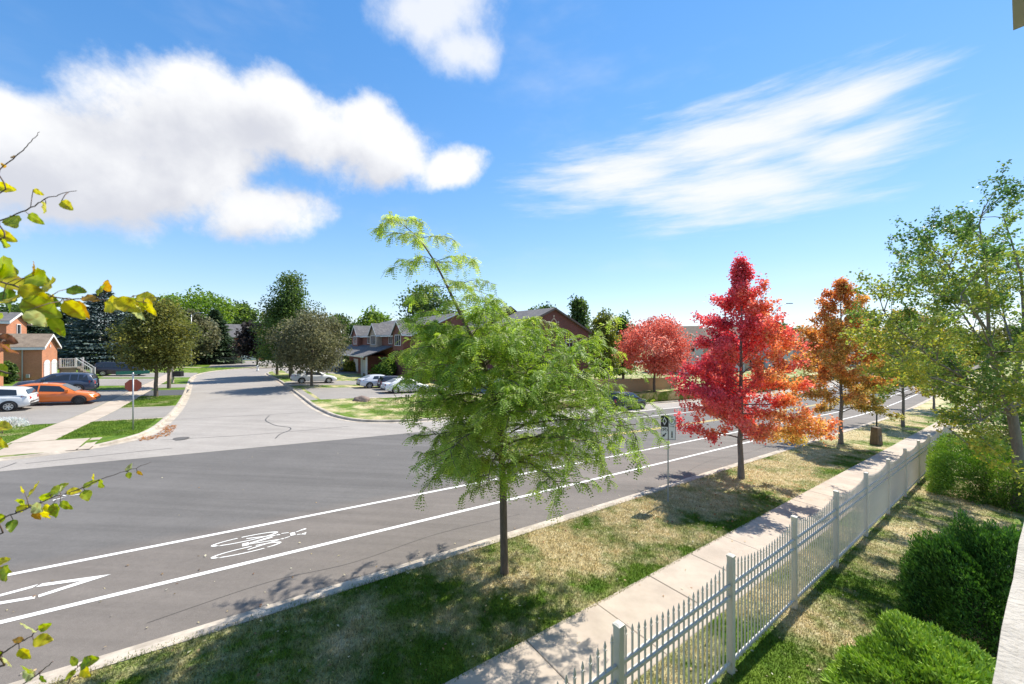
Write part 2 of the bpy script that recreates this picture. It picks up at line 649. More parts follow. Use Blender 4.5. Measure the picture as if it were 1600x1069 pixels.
# ------------------------------------------------------------------ mesh helpers
class MB:
    def __init__(self):
        self.v, self.f, self.m = [], [], []

    def add(self, verts, faces, mi=0):
        o = len(self.v)
        self.v.extend([tuple(p) for p in verts])
        for f in faces:
            self.f.append(tuple(i + o for i in f))
            self.m.append(mi)
        return self

    def quad(self, a, b, c, d, mi=0):
        return self.add([a, b, c, d], [(0, 1, 2, 3)], mi)

    def hexa(self, b4, t4, mi=0):
        return self.add(list(b4) + list(t4), [(3, 2, 1, 0), (4, 5, 6, 7), (0, 1, 5, 4), (1, 2, 6, 5), (2, 3, 7, 6), (3, 0, 4, 7)], mi)

    def box(self, x0, x1, y0, y1, z0, z1, mi=0):
        return self.hexa([(x0, y0, z0), (x1, y0, z0), (x1, y1, z0), (x0, y1, z0)], [(x0, y0, z1), (x1, y0, z1), (x1, y1, z1), (x0, y1, z1)], mi)

    def stbox(self, s0, s1, t0, t1, z0, z1, mi=0):
        c = [(s0, t0), (s1, t0), (s1, t1), (s0, t1)]
        return self.hexa([WZ(s, t, z0) for s, t in c], [WZ(s, t, z1) for s, t in c], mi)

    def tube(self, pts, rads, sides=6, mi=0, cap=True):
        pts = [Vector(p) for p in pts]
        n = len(pts)
        if n < 2:
            return self
        o = len(self.v)
        ref = None
        for i in range(n):
            d = (pts[min(i + 1, n - 1)] - pts[max(i - 1, 0)])
            if d.length < 1e-9:
                d = Vector((0, 0, 1))
            d.normalize()
            if ref is None:
                ref = Vector((1, 0, 0)) if abs(d.x) < 0.8 else Vector((0, 1, 0))
            a = (ref - d * ref.dot(d))
            if a.length < 1e-6:
                a = d.orthogonal()
            a.normalize()
            ref = a
            b = d.cross(a)
            r = rads[i] if hasattr(rads, '__len__') else rads
            for k in range(sides):
                an = 2 * math.pi * k / sides
                self.v.append(tuple(pts[i] + a * (math.cos(an) * r) + b * (math.sin(an) * r)))
        for i in range(n - 1):
            for k in range(sides):
                k2 = (k + 1) % sides
                self.f.append((o + i * sides + k, o + i * sides + k2, o + (i + 1) * sides + k2, o + (i + 1) * sides + k))
                self.m.append(mi)
        if cap:
            self.f.append(tuple(o + k for k in reversed(range(sides))))
            self.m.append(mi)
            self.f.append(tuple(o + (n - 1) * sides + k for k in range(sides)))
            self.m.append(mi)
        return self

    def mesh(self, name, mats, smooth_=False):
        me = bpy.data.meshes.new(name)
        me.from_pydata(self.v, [], self.f)
        if not isinstance(mats, (list, tuple)):
            mats = [mats]
        for m in mats:
            me.materials.append(m)
        if len(mats) > 1:
            me.polygons.foreach_set('material_index', self.m)
        if smooth_:
            me.polygons.foreach_set('use_smooth', [True] * len(me.polygons))
        me.update()
        return me

    def build(self, name, mats, parent=None, smooth_=False):
        return link(name, self.mesh(name, mats, smooth_), parent)


def link(name, data, parent=None, loc=None, rot=None):
    o = bpy.data.objects.new(name, data)
    col.objects.link(o)
    if loc is not None:
        o.location = loc
    if rot is not None:
        o.rotation_euler = rot
    if parent is not None:
        o.parent = parent
    return o


def tag(o, label=None, cat=None, group=None, kind=None):
    if label:
        o['label'] = label
    if cat:
        o['category'] = cat
    if group:
        o['group'] = group
    if kind:
        o['kind'] = kind
    return o


def thing(name, label, cat, loc=(0, 0, 0), rotz=0.0, group=None):
    o = link(name, None, None, loc, (0, 0, rotz))
    o.empty_display_size = 0.2
    return tag(o, label, cat, group)


def quads_mesh(name, P, C, material):
    """P (n,4,3) corner positions, C (n,3) colour of each leaf"""
    n = len(P)
    me = bpy.data.meshes.new(name)
    me.vertices.add(n * 4)
    me.vertices.foreach_set('co', np.ascontiguousarray(P, dtype=np.float32).ravel())
    me.loops.add(n * 4)
    me.loops.foreach_set('vertex_index', np.arange(n * 4, dtype=np.int32))
    me.polygons.add(n)
    me.polygons.foreach_set('loop_start', np.arange(0, n * 4, 4, dtype=np.int32))
    me.polygons.foreach_set('loop_total', np.full(n, 4, dtype=np.int32))
    ca = me.color_attributes.new('tint', 'FLOAT_COLOR', 'POINT')
    cc = np.ones((n, 4, 4), dtype=np.float32)
    cc[:, :, :3] = np.clip(C, 0, 1)[:, None, :]
    ca.data.foreach_set('color', cc.ravel())
    me.materials.append(material)
    me.update()
    me.validate()
    return me


def unit(v):
    return v / np.maximum(np.linalg.norm(v, axis=-1, keepdims=True), 1e-9)


def leaves(pos, size, rng, up=0.35, aspect=0.62, droop=0.0, dirs=None):
    """rhombic leaves at the given points"""
    n = len(pos)
    nrm = rng.normal(size=(n, 3))
    nrm = unit(nrm) + np.array([0, 0, up])
    nrm = unit(nrm)
    d = rng.normal(size=(n, 3))
    if dirs is not None:
        d = d * 0.6 + dirs
    d[:, 2] -= droop
    d = d - nrm * np.sum(d * nrm, axis=1, keepdims=True)
    d = unit(d)
    e = np.cross(nrm, d)
    L = (size * rng.uniform(0.65, 1.25, n))[:, None]
    w = L * aspect * 0.5
    mid = pos + d * L * 0.42 + nrm * L * 0.06
    P = np.stack([pos, mid + e * w, pos + d * L, mid - e * w], axis=1)
    return P


def tint(base_list, pick, rng, jitter=0.18):
    """colours picked from a palette by a 0..1 value, varied leaf by leaf"""
    pal = np.array(base_list, dtype=float)
    x = np.clip(pick, 0, 0.9999) * (len(pal) - 1)
    i = x.astype(int)
    f = (x - i)[:, None]
    c = pal[i] * (1 - f) + pal[np.minimum(i + 1, len(pal) - 1)] * f
    return c * (1 + rng.normal(size=(len(c), 1)) * jitter).clip(0.5, 1.6)


def path(rng, start, d, length, n, trop=0.0, wob=0.12, droop_end=0.0):
    pts = [np.array(start, float)]
    d = np.array(d, float)
    d /= np.linalg.norm(d)
    for i in range(n):
        f = (i + 1) / n
        d = d + rng.normal(size=3) * wob + np.array([0, 0, trop - droop_end * f])
        d /= np.linalg.norm(d)
        pts.append(pts[-1] + d * length / n)
    return pts


def taper(r0, r1, n):
    return [r0 + (r1 - r0) * (i / (n - 1)) ** 0.8 for i in range(n)]


# ================================================================== SETTING
def sheet(name, rows, h, material, parent=None, kind='structure'):
    """rows: list of (t, [s values]); a surface laid h above the lie of the land"""
    mb = MB()
    n = len(rows[0][1])
    for t, ss in rows:
        for s in ss:
            mb.v.append(tuple(W(s, t, h)))
    for i in range(len(rows) - 1):
        for j in range(n - 1):
            a = i * n + j
            mb.f.append((a, a + 1, a + n + 1, a + n))
            mb.m.append(0)
    o = mb.build(name, material, parent, True)
    if kind and parent is None:
        tag(o, kind=kind)
    return o


def lin(a, b, n):
    return [a + (b - a) * i / (n - 1) for i in range(n)]


def catmull(pts, sub=6):
    out = []
    n = len(pts)
    for i in range(n - 1):
        p0, p1, p2, p3 = pts[max(i - 1, 0)], pts[i], pts[i + 1], pts[min(i + 2, n - 1)]
        long_ = math.hypot(p2[0] - p1[0], p2[1] - p1[1])
        k = sub if long_ < 15 else 30
        if math.hypot(p1[0] - p0[0], p1[1] - p0[1]) > 3 * long_:
            p0 = (2 * p1[0] - p2[0], p1[1])
        if math.hypot(p3[0] - p2[0], p3[1] - p2[1]) > 3 * long_:
            p3 = (2 * p2[0] - p1[0], p2[1])
        for j in range(k):
            u = j / k
            if long_ > 15:
                out.append((p1[0] + (p2[0] - p1[0]) * u, p1[1] + (p2[1] - p1[1]) * u))
                continue
            out.append(tuple(0.5 * ((2 * p1[c]) + (-p0[c] + p2[c]) * u + (2 * p0[c] - 5 * p1[c] + 4 * p2[c] - p3[c]) * u * u
                                    + (-p0[c] + 3 * p1[c] - 3 * p2[c] + p3[c]) * u ** 3) for c in (0, 1)))
    out.append(tuple(pts[-1]))
    return out


# land: one sheet out to the horizon
far_s = [-900, -500, -300, -200, -150, -110, -80] + lin(-60, 120, 46) + [150, 200, 300, 450, 700, 1200]
far_t = [-400, -200, -100, -50, -25, -12] + lin(-4, 130, 52) + [170, 230, 320, 450, 700, 1100, 1500]
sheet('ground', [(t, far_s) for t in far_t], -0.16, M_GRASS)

# carriageways
road_rows = [(t, lin(-160, 260, 141)) for t in (7.8, 10.2, 12.1, 15.4, 18.9, 21.05)]
main_road = sheet('main_road', road_rows, 0.0, M_ROAD)
strip = sheet('road_edge_strip', [(t, lin(-160, 260, 141)) for t in (21.05, 22.5, 24.2)], 0.003, M_STREET)
street_rows = []
for t in lin(24.2, 88, 44):
    a, b = (-9, 12) if t < 29 else ((-6, 8) if t < 70 else (-6, 130))
    street_rows.append((t, lin(a, b, 20)))
side_street = sheet('side_street', street_rows, 0.0, M_STREET)

EDGE_L = catmull([(-120, 22.4), (-10, 22.4), (-7.4, 22.6), (-5.6, 23.15), (-4.2, 24.1), (-3.4, 25.4), (-3.05, 27.2), (-2.95, 30), (-2.95, 36), (-3.2, 45),
                  (-3.7, 55), (-4.1, 64), (-4.0, 70), (-3.4, 75), (-2, 79), (0.5, 82), (4, 83.5), (10, 84), (120, 84.2)])
EDGE_R = catmull([(200, 23.9), (15, 23.75), (10.5, 23.85), (7.8, 24.35), (6.2, 25.4), (5.2, 27.4), (4.75, 30), (4.5, 33), (4.4, 40), (4.3, 50),
                  (4.0, 60), (3.7, 66), (3.9, 70), (5, 73), (8, 74.6), (14, 75.1), (120, 75.2)])
EDGE_N = [(s, 8.35) for s in lin(-60, 200, 88)]


def offset(poly, d):
    out = []
    n = len(poly)
    for i in range(n):
        a, b = poly[max(i - 1, 0)], poly[min(i + 1, n - 1)]
        dx, dy = b[0] - a[0], b[1] - a[1]
        l = math.hypot(dx, dy)
        out.append((poly[i][0] - dy / l * d, poly[i][1] + dx / l * d))
    return out


def kerb(name, poly, side):
    prof = [(-0.0, 0.006), (0.30, 0.012), (0.325, 0.13), (0.36, 0.15), (0.47, 0.152), (0.52, 0.14), (0.53, -0.12)]
    rows = [offset(poly, side * d) for d, h in prof]
    mb = MB()
    n = len(poly)
    for r, (d, h) in zip(rows, prof):
        for s, t in r:
            mb.v.append(tuple(W(s, t, h)))
    for i in range(len(prof) - 1):
        for j in range(n - 1):
            a = i * n + j
            q = (a, a + 1, a + n + 1, a + n)
            mb.f.append(q if side < 0 else q[::-1])
            mb.m.append(0)
    return tag(mb.build(name, M_KERB), kind='structure')


kerb('near_kerb', EDGE_N, -1)
kerb('left_kerb', EDGE_L, 1)
kerb('right_kerb', EDGE_R, -1)


def edge_lookup(poly, d):
    off = offset(poly, d)
    ts = np.array([p[1] for p in off])
    ss = np.array([p[0] for p in off])
    ts = np.maximum.accumulate(ts + np.arange(len(ts)) * 1e-7)
    return lambda t: float(np.interp(t, ts, ss))


el_, er_ = edge_lookup(EDGE_L, 0.5), edge_lookup(EDGE_R, -0.5)
HL = 0.125
rows = []
for t in sorted(lin(22.91, 27, 30) + lin(27.5, 74, 40) + lin(74.5, 84.6, 40)):
    e = el_(t)
    rows.append((t, [e - (e + 130) * (k / 28) ** 2 for k in range(29)][::-1]))
sheet('left_verge', rows, HL, M_GRASS)
rows = []
for t in sorted(lin(24.3, 29, 30) + lin(29.5, 70, 34) + lin(70.5, 74.68, 26)):
    e = er_(t)
    rows.append((t, [e + (220 - e) * (k / 34) ** 2 for k in range(35)]))
sheet('right_verge', rows, HL, M_GRASS)
sheet('far_verge', [(t, lin(-130, 220, 90)) for t in (84.7, 88, 92, 98, 105, 115, 130, 160, 200, 260)], HL, M_GRASS)
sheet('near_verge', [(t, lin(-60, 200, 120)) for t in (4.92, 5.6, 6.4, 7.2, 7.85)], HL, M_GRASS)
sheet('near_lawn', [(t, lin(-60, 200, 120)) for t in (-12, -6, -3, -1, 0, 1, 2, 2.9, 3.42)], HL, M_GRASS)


# painted lines
def ribbon(mb, pts, w, h=0.005, mi=0):
    L_, R_ = offset(pts, w / 2), offset(pts, -w / 2)
    o = len(mb.v)
    for (a, b) in zip(L_, R_):
        mb.v.append(tuple(W(a[0], a[1], h)))
        mb.v.append(tuple(W(b[0], b[1], h)))
    for i in range(len(pts) - 1):
        mb.f.append((o + 2 * i, o + 2 * i + 1, o + 2 * i + 3, o + 2 * i + 2))
        mb.m.append(mi)


def line(name, s0, s1, t, w, m=None):
    mb = MB()
    ribbon(mb, [(s, t) for s in lin(s0, s1, max(8, int((s1 - s0) / 2)))], w)
    return mb.build(name, m or M_PAINT, main_road)


line('lane_line', -40, 150, 12.08, 0.115)
line('lane_line', -40, 150, 10.18, 0.125)
line('lane_line', 11, 150, 18.95, 0.11)
line('lane_line', 14, 150, 21.25, 0.11).location.z = 0.003
line('centre_line', 11, 150, 15.3, 0.11, M_YPAINT)
line('centre_line', 11, 150, 15.54, 0.11, M_YPAINT)


def flat_poly(mb, pts, h=0.006):
    mb.add([W(s, t, h) for s, t in pts], [tuple(range(len(pts)))])


# lane symbol: a bicycle, stretched along the lane and lying on its side seen from here
bk = MB()


def ring(cs, ct, ra, rb, w, gaps=()):
    n = 48
    for i in range(n):
        if i in gaps:
            continue
        a0, a1 = 2 * math.pi * i / n, 2 * math.pi * (i + 1) / n
        wo = lambda a, k: (cs + math.cos(a) * (ra + k * w * 1.8), ct + math.sin(a) * (rb + k * w * 0.75))
        flat_poly(bk, [wo(a0, 0), wo(a0, 1), wo(a1, 1), wo(a1, 0)])


BT = 11.12
ring(0.24, BT + 0.31, 0.60, 0.115, 0.045, (13, 28))
ring(0.26, BT - 0.31, 0.60, 0.115, 0.045, (10, 28, 40))


def bar(p, q, w=0.045):
    dx, dy = q[0] - p[0], q[1] - p[1]
    l = math.hypot(dx, dy)
    nx, ny = -dy / l * w / 2, dx / l * w / 2
    flat_poly(bk, [(p[0] + nx, p[1] + ny), (p[0] - nx, p[1] - ny), (q[0] - nx, q[1] - ny), (q[0] + nx, q[1] + ny)], 0.0062)


bar((0.25, BT + 0.31), (0.95, BT + 0.13), 0.035)
bar((0.30, BT + 0.02), (0.93, BT + 0.17), 0.03)
bar((0.26, BT - 0.31), (1.0, BT - 0.12), 0.035)
bar((0.30, BT - 0.03), (1.0, BT - 0.15), 0.03)
bar((0.30, BT + 0.0), (0.78, BT + 0.08), 0.05)
bar((0.16, BT + 0.0), (0.29, BT + 0.0), 0.15)
bar((0.98, BT + 0.18), (1.14, BT + 0.14), 0.03)
bar((1.02, BT - 0.13), (1.14, BT - 0.1), 0.03)
bar((1.16, BT + 0.01), (1.27, BT + 0.01), 0.17)
bar((1.3, BT + 0.08), (1.42, BT + 0.13), 0.03)
bar((1.42, BT + 0.13), (1.54, BT + 0.16), 0.06)
bar((1.3, BT - 0.08), (1.38, BT - 0.1), 0.03)
flat_poly(bk, [(1.38, BT - 0.11), (1.48, BT - 0.18), (1.52, BT - 0.05)], 0.0062)
bk.build('bicycle_symbol', M_PAINT, main_road)
# reserved lane diamond
dm = MB()
flat_poly(dm, [(-2.02, 11.09), (-3.0, 11.34), (-3.06, 11.24), (-2.42, 11.085)])
flat_poly(dm, [(-2.42, 11.08), (-2.93, 10.88), (-2.9, 10.78), (-2.02, 11.085)])
flat_poly(dm, [(-3.05, 11.345), (-4.2, 11.12), (-4.2, 11.02), (-3.1, 11.24)])
flat_poly(dm, [(-2.96, 10.87), (-2.94, 10.77), (-4.2, 11.0), (-4.2, 11.1)])
dm.build('diamond_symbol', M_PAINT, main_road)
xm = MB()
for a in (0.3, 2.2, 3.9):
    flat_poly(xm, [(-4.02 + math.cos(a) * .02, 17.02 + math.sin(a) * .02), (-4.02 + math.cos(a + .12) * .34, 17.02 + math.sin(a + .12) * .34),
                   (-4.02 + math.cos(a - .12) * .30, 17.02 + math.sin(a - .12) * .30)], 0.007)
xm.build('survey_mark', M_PAINT, main_road)

# tar crack, manhole lid, catch basin
cr = MB()
ribbon(cr, catmull([(1.9, 29.8), (1.6, 28.2), (1.75, 27.0), (2.05, 26.0), (2.6, 25.2), (2.5, 24.4), (2.0, 23.6), (1.7, 22.6)], 5), 0.05, 0.008)
ribbon(cr, catmull([(-2.6, 30.9), (-0.6, 30.6), (2.0, 30.1), (4.2, 30.0)], 5), 0.03, 0.008)
ribbon(cr, catmull([(-2.8, 24.4), (0.4, 24.0), (3.6, 24.1), (5.6, 24.3)], 5), 0.03, 0.008)
cr.build('sealed_crack', M_TAR, side_street)
cr = MB()
ribbon(cr, catmull([(-6.8, 21.2), (-6.6, 21.7), (-6.5, 22.2)], 4), 0.04, 0.008)
ribbon(cr, catmull([(-6.2, 21.9), (-4.2, 22.2), (-2.2, 22.4)], 4), 0.03, 0.008)
cr.build('sealed_crack', M_TAR, strip)
cr = MB()
for pts in ([(-1.2, 8.9), (0.6, 9.15), (2.2, 9.0), (4.4, 9.25), (7, 9.1)], [(12, 12.7), (12.4, 14.2), (12.2, 15.6)], [(16, 8.8), (19, 9.2), (23, 9.0), (28, 9.3)]):
    ribbon(cr, catmull(pts, 6), 0.012, 0.004)
cr.build('road_crack', mat('crack', (0.075, 0.07, 0.066), 0.9), main_road)
mh = MB()
c = W(-2.15, 24.35)
for r0, r1, z in ((0.0, 0.30, 0.012), (0.32, 0.40, 0.010)):
    ps = [[(c.x + r * math.cos(2 * math.pi * k / 24), c.y + r * math.sin(2 * math.pi * k / 24), G(-2.15, 24.35) + z) for k in range(24)] for r in (r0, r1)]
    for k in range(24):
        k2 = (k + 1) % 24
        mh.quad(ps[0][k], ps[1][k], ps[1][k2], ps[0][k2])
mh.build('manhole_lid', M_IRON, side_street)


# footways: slab by slab
def slab_walk(name, along, lo, hi, cross0, cross1, step, gap=0.014, m=M_CONC, h=0.14):
    """along 's' or 't'; each slab is a piece of its own"""
    root = tag(link(name, None), kind='structure')
    rng = np.random.default_rng(3)
    x = lo
    while x < hi:
        a, b = x + gap / 2, min(x + step, hi) - gap / 2
        dz = float(rng.uniform(-0.004, 0.004))
        mb = MB()
        if along == 's':
            c = [(a, cross0), (b, cross0), (b, cross1), (a, cross1)]
        else:
            c = [(cross0, a), (cross1, a), (cross1, b), (cross0, b)]
        ins = 0.012
        cs, ct = (a + b) / 2 if along == 's' else (cross0 + cross1) / 2, (cross0 + cross1) / 2 if along == 's' else (a + b) / 2
        top = [W(s + (ins if s < cs else -ins), t + (ins if t < ct else -ins), h + dz) for s, t in c]
        mid = [W(s, t, h + dz - 0.008) for s, t in c]
        bot = [W(s, t, h - 0.12) for s, t in c]
        mb.add(top, [(0, 1, 2, 3)])
        for p, q in ((mid, top), (bot, mid)):
            mb.add(list(p) + list(q), [(0, 1, 5, 4), (1, 2, 6, 5), (2, 3, 7, 6), (3, 0, 4, 7)])
        mb.build('slab', m, root)
        x += step
    bed = sheet('bedding', [((cross0 + 0.02), lin(lo, hi, 60)), ((cross1 - 0.02), lin(lo, hi, 60))] if along == 's' else
                [(t, [cross0 + 0.02, cross1 - 0.02]) for t in lin(lo, hi, 60)], h - 0.012, M_JOINT, root)
    return root


M_JOINT = mat('joint_soil', (0.11, 0.09, 0.06), 0.95, 0.3, 20)
M_JOINTG = mat('weeds_joint', (0.13, 0.13, 0.045), 0.95, 0.3, 20)
slab_walk('near_footway', 's', -1.25, 90, 3.42, 4.92, 1.72)
slab_walk('street_footway', 't', 25.6, 78, -7.72, -6.42, 1.75, 0.05)
slab_walk('corner_footway', 's', -26, -4.9, 23.5, 25.5, 2.3, 0.06)
slab_walk('far_footway', 's', 16, 110, 27.9, 29.3, 1.7)

# driveways
sheet('driveway', [(t, lin(-16, -7.74, 8)) for t in lin(31.2, 50.5, 14)], HL + 0.008, M_DRIVE)
sheet('driveway', [(t, lin(-6.4, -3.3, 5)) for t in lin(31.6, 37.3, 6)], HL + 0.008, M_DRIVE)
sheet('driveway', [(t, lin(-6.4, -3.55, 5)) for t in lin(44.8, 49.6, 6)], HL + 0.008, M_DRIVE_DARK)
sheet('driveway', [(t, lin(-16, -7.74, 6)) for t in lin(55, 64, 6)], HL + 0.008, M_DRIVE)
sheet('driveway', [(t, lin(-6.4, -4.0, 4)) for t in lin(52, 56, 5)], HL + 0.008, M_DRIVE)
sheet('driveway', [(t, lin(-13, -4.4, 6)) for t in lin(66, 75, 6)], HL + 0.008, M_DRIVE)
sheet('driveway', [(t, lin(4.95, 24, 14)) for t in lin(34.6, 43.6, 10)], HL + 0.008, M_DRIVE)
sheet('driveway', [(t, lin(4.85, 20, 12)) for t in lin(46.6, 52.0, 6)], HL + 0.008, M_DRIVE)
sheet('driveway', [(t, lin(5.0, 22, 10)) for t in lin(66, 74, 6)], HL + 0.008, M_DRIVE)
sheet('driveway', [(t, lin(-4, 14, 8)) for t in lin(86, 116, 10)], HL + 0.008, M_DRIVE)
mb = MB()
ribbon(mb, [(s, 34.45) for s in lin(8.5, 22, 10)], 0.42, HL + 0.012)
tag(mb.build('driveway_border', M_KERB), kind='structure')
mb = MB()
ribbon(mb, [(s, 31.35) for s in lin(-6.4, -3.4, 6)], 0.3, HL + 0.012)
ribbon(mb, [(s, 37.5) for s in lin(-6.4, -3.5, 6)], 0.25, HL + 0.012)
tag(mb.build('driveway_border', M_KERB), kind='structure')
mb = MB()
ribbon(mb, [(s, 90.0) for s in lin(-60, 3, 40)], 1.4, HL + 0.012)
tag(mb.build('far_path', M_CONC), kind='structure')


# turf blades
def blade_field(name, zones, length, label):
    P, tot = [], 0
    rng = np.random.default_rng(11)
    for s0, s1, t0, t1, dens in zones:
        n = int((s1 - s0) * (t1 - t0) * dens)
        s = rng.uniform(s0, s1, n)
        t = rng.uniform(t0, t1, n)
        x, y = s * R2[0] + t * N2[0], s * R2[1] + t * N2[1]
        gs = np.linspace(s0, s1, 60)
        gt = np.linspace(t0, t1, 8)
        gz = np.array([[G(a, b) for a in gs] for b in gt])
        ti = np.clip((t - t0) / (t1 - t0) * 7, 0, 6.999)
        si = np.clip((s - s0) / (s1 - s0) * 59, 0, 58.999)
        i, j = ti.astype(int), si.astype(int)
        fi, fj = ti - i, si - j
        z = gz[i, j] * (1 - fi) * (1 - fj) + gz[i + 1, j] * fi * (1 - fj) + gz[i, j + 1] * (1 - fi) * fj + gz[i + 1, j + 1] * fi * fj + HL - 0.005
        base = np.stack([x, y, z], 1)
        a = rng.uniform(0, 2 * math.pi, n)
        l = length * rng.uniform(0.5, 1.5, n)
        w = np.stack([np.cos(a), np.sin(a), np.zeros(n)], 1) * (0.0075 * rng.uniform(0.7, 1.5, n))[:, None]
        lean = rng.normal(size=(n, 3)) * 0.62
        lean[:, 2] = 1
        tip = base + unit(lean) * l[:, None]
        P.append(np.stack([base - w, base + w, tip], 1))
    P = np.concatenate(P)
    n = len(P)
    me = bpy.data.meshes.new(name)
    me.vertices.add(n * 3)
    me.vertices.foreach_set('co', P.astype(np.float32).ravel())
    me.loops.add(n * 3)
    me.loops.foreach_set('vertex_index', np.arange(n * 3, dtype=np.int32))
    me.polygons.add(n)
    me.polygons.foreach_set('loop_start', np.arange(0, n * 3, 3, dtype=np.int32))
    me.polygons.foreach_set('loop_total', np.full(n, 3, dtype=np.int32))
    me.materials.append(M_BLADE)
    me.update()
    me.validate()
    return tag(link(name, me), label, 'grass', kind='stuff')


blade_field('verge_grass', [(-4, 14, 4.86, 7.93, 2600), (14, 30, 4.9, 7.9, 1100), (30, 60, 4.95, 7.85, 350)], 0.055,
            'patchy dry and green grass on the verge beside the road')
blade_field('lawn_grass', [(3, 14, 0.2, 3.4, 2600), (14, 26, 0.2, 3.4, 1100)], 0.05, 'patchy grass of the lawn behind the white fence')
blade_field('corner_grass', [(-6.4, -3.7, 25.7, 31.2, 700), (-6.4, -3.7, 37.7, 44.6, 500), (-14, -7.75, 25.7, 31.0, 350), (8, 22, 24.6, 34.2, 260)], 0.07,
            'grass on the lawns around the side street corner')


# ================================================================== TREES
def limbs_mesh(name, limbs, material, parent, sides_of=lambda r: 7 if r > 0.04 else (5 if r > 0.012 else 3)):
    mb = MB()
    for pts, rads in limbs:
        mb.tube(pts, rads, sides_of(rads[0]), cap=False)
    return mb.build(name, material, parent, True)


def np_noise(p, seed=0, scale=1.0):
    """cheap smooth value in 0..1 over space"""
    r = np.random.default_rng(seed)
    v = np.zeros(len(p))
    for k in range(5):
        f = r.normal(size=3) * scale * (0.6 + 0.5 * k)
        v += np.sin(p @ f + r.uniform(0, 6.28)) / (1 + 0.35 * k)
    return 0.5 + 0.5 * np.tanh(v * 0.7)


def maple(name, label, base, height, crown_r, clear, palette, pick, seed, nbranch=60, nleaf=40000, leaf=0.105, group=None, trunk_r=0.11, shape=None, lean=(0, 0)):
    """straight-stemmed street tree: trunk, ascending limbs, leaves along them"""
    rng = np.random.default_rng(seed)
    root = thing(name, label, 'tree', base, 0, group)
    top = np.array([lean[0], lean[1], height])
    nseg = 12
    tr = [np.array([lean[0] * (i / nseg) ** 1.5 + (rng.normal() * 0.02 if i else 0), lean[1] * (i / nseg) ** 1.5 + (rng.normal() * 0.02 if i else 0), height * i / nseg - (0.1 if i == 0 else 0)]) for i in range(nseg + 1)]
    rr = [trunk_r * (1.35 if i == 0 else 1) * (1 - 0.93 * (i / nseg) ** 1.1) for i in range(nseg + 1)]
    limbs_mesh('trunk', [(tr, rr)], M_BARKG, root, lambda r: 10)
    shape = shape or (lambda f: (1 - f) ** 0.8 * min(1.0, 0.62 + f * 2.2))
    limbs, anch, wt = [], [], []
    for b in range(nbranch):
        f = ((b + 0.5) / nbranch) ** 1.05
        z = clear + (height - clear) * f * 0.97
        k = z / height * nseg
        i = min(int(k), nseg - 1)
        p0 = tr[i] + (tr[i + 1] - tr[i]) * (k - i)
        az = b * 2.399 + rng.normal() * 0.35
        ln = crown_r * shape(f) * rng.uniform(0.72, 1.18) + 0.12
        el = 0.32 + 0.72 * f + rng.normal() * 0.16 + 0.22 * max(0.0, f - 0.75) / 0.25
        d = (math.cos(az) * math.cos(el), math.sin(az) * math.cos(el), math.sin(el))
        pts = path(rng, p0, d, ln * 1.08, 7, -0.045, 0.09)
        r0 = max(0.008, 0.03 * (1 - f) + 0.008) * (trunk_r / 0.11)
        limbs.append((pts, taper(r0, 0.004, 8)))
        for q in range(6):
            j = rng.uniform(0.22, 1.0) * 7
            jj = min(int(j), 6)
            ps = pts[jj] + (pts[jj + 1] - pts[jj]) * (j - jj)
            dd = (pts[jj + 1] - pts[jj]) / np.linalg.norm(pts[jj + 1] - pts[jj])
            sd = rng.normal(size=3)
            sd[2] = abs(sd[2]) * 0.5
            sp = path(rng, ps, dd * 0.8 + unit(sd) * 0.9, ln * rng.uniform(0.2, 0.42), 4, 0.02, 0.12)
            limbs.append((sp, taper(r0 * 0.4, 0.003, 5)))
            for m_ in range(1, 5):
                anch.append(sp[m_])
                wt.append(ln + 0.06)
        for m_ in range(3, 8):
            anch.append(pts[m_])
            wt.append(0.8 * ln + 0.05)
    limbs_mesh('branches', limbs, M_BARKG, root)
    anch, wt = np.array(anch), np.array(wt)
    idx = rng.choice(len(anch), nleaf, p=wt / wt.sum())
    pos = anch[idx] + rng.normal(size=(nleaf, 3)) * crown_r * 0.038
    C = tint(palette, pick(pos, rng), rng, 0.26)
    link('crown', quads_mesh('crown', leaves(pos, leaf, rng, 0.5, 0.85, 0.35), C, M_LEAF), root)
    return root


def px_ground(px, depth):
    x = (px - CX) / F * depth
    s, t = ST(x, depth)
    return Vector((x, depth, G(s, t) + HL - 0.01)), s, t


# --- autumn maples on the near verge
b = W(16.91, 6.96, HL)


def pick_red(p, rng):
    v = 0.34 + 0.115 * (p[:, 0] * 1.1 - p[:, 1] * 0.15) - 0.045 * (p[:, 2] - 4.0)
    return np.clip(v + (np_noise(p, 3, 1.1) - 0.5) * 0.5 + rng.normal(size=len(p)) * 0.07, 0, 1)


RED = [(0.64, 0.10, 0.125), (0.78, 0.155, 0.16), (0.82, 0.215, 0.18), (0.82, 0.31, 0.17), (0.80, 0.42, 0.15), (0.66, 0.46, 0.14), (0.42, 0.37, 0.10)]
maple('red_maple', 'bright red and orange maple on the verge beside the parking sign', b, 9.15, 2.85, 1.5, RED, pick_red, 21, 60, 56000, 0.098,
      shape=lambda f: (1 - f) ** 0.9 * min(1.0, 0.78 + f * 1.3) if f < 0.55 else (1 - f) * 1.08 + 0.02)
b = W(30.42, 6.78, HL)
ORG = [(0.58, 0.19, 0.08), (0.66, 0.29, 0.10), (0.62, 0.36, 0.11), (0.50, 0.36, 0.10), (0.36, 0.32, 0.09), (0.24, 0.26, 0.07)]


def pick_org(p, rng):
    return np.clip(0.36 + 0.06 * p[:, 0] - 0.05 * (p[:, 2] - 5) + (np_noise(p, 5, 0.9) - 0.5) * 0.5 + rng.normal(size=len(p)) * 0.1, 0, 1)


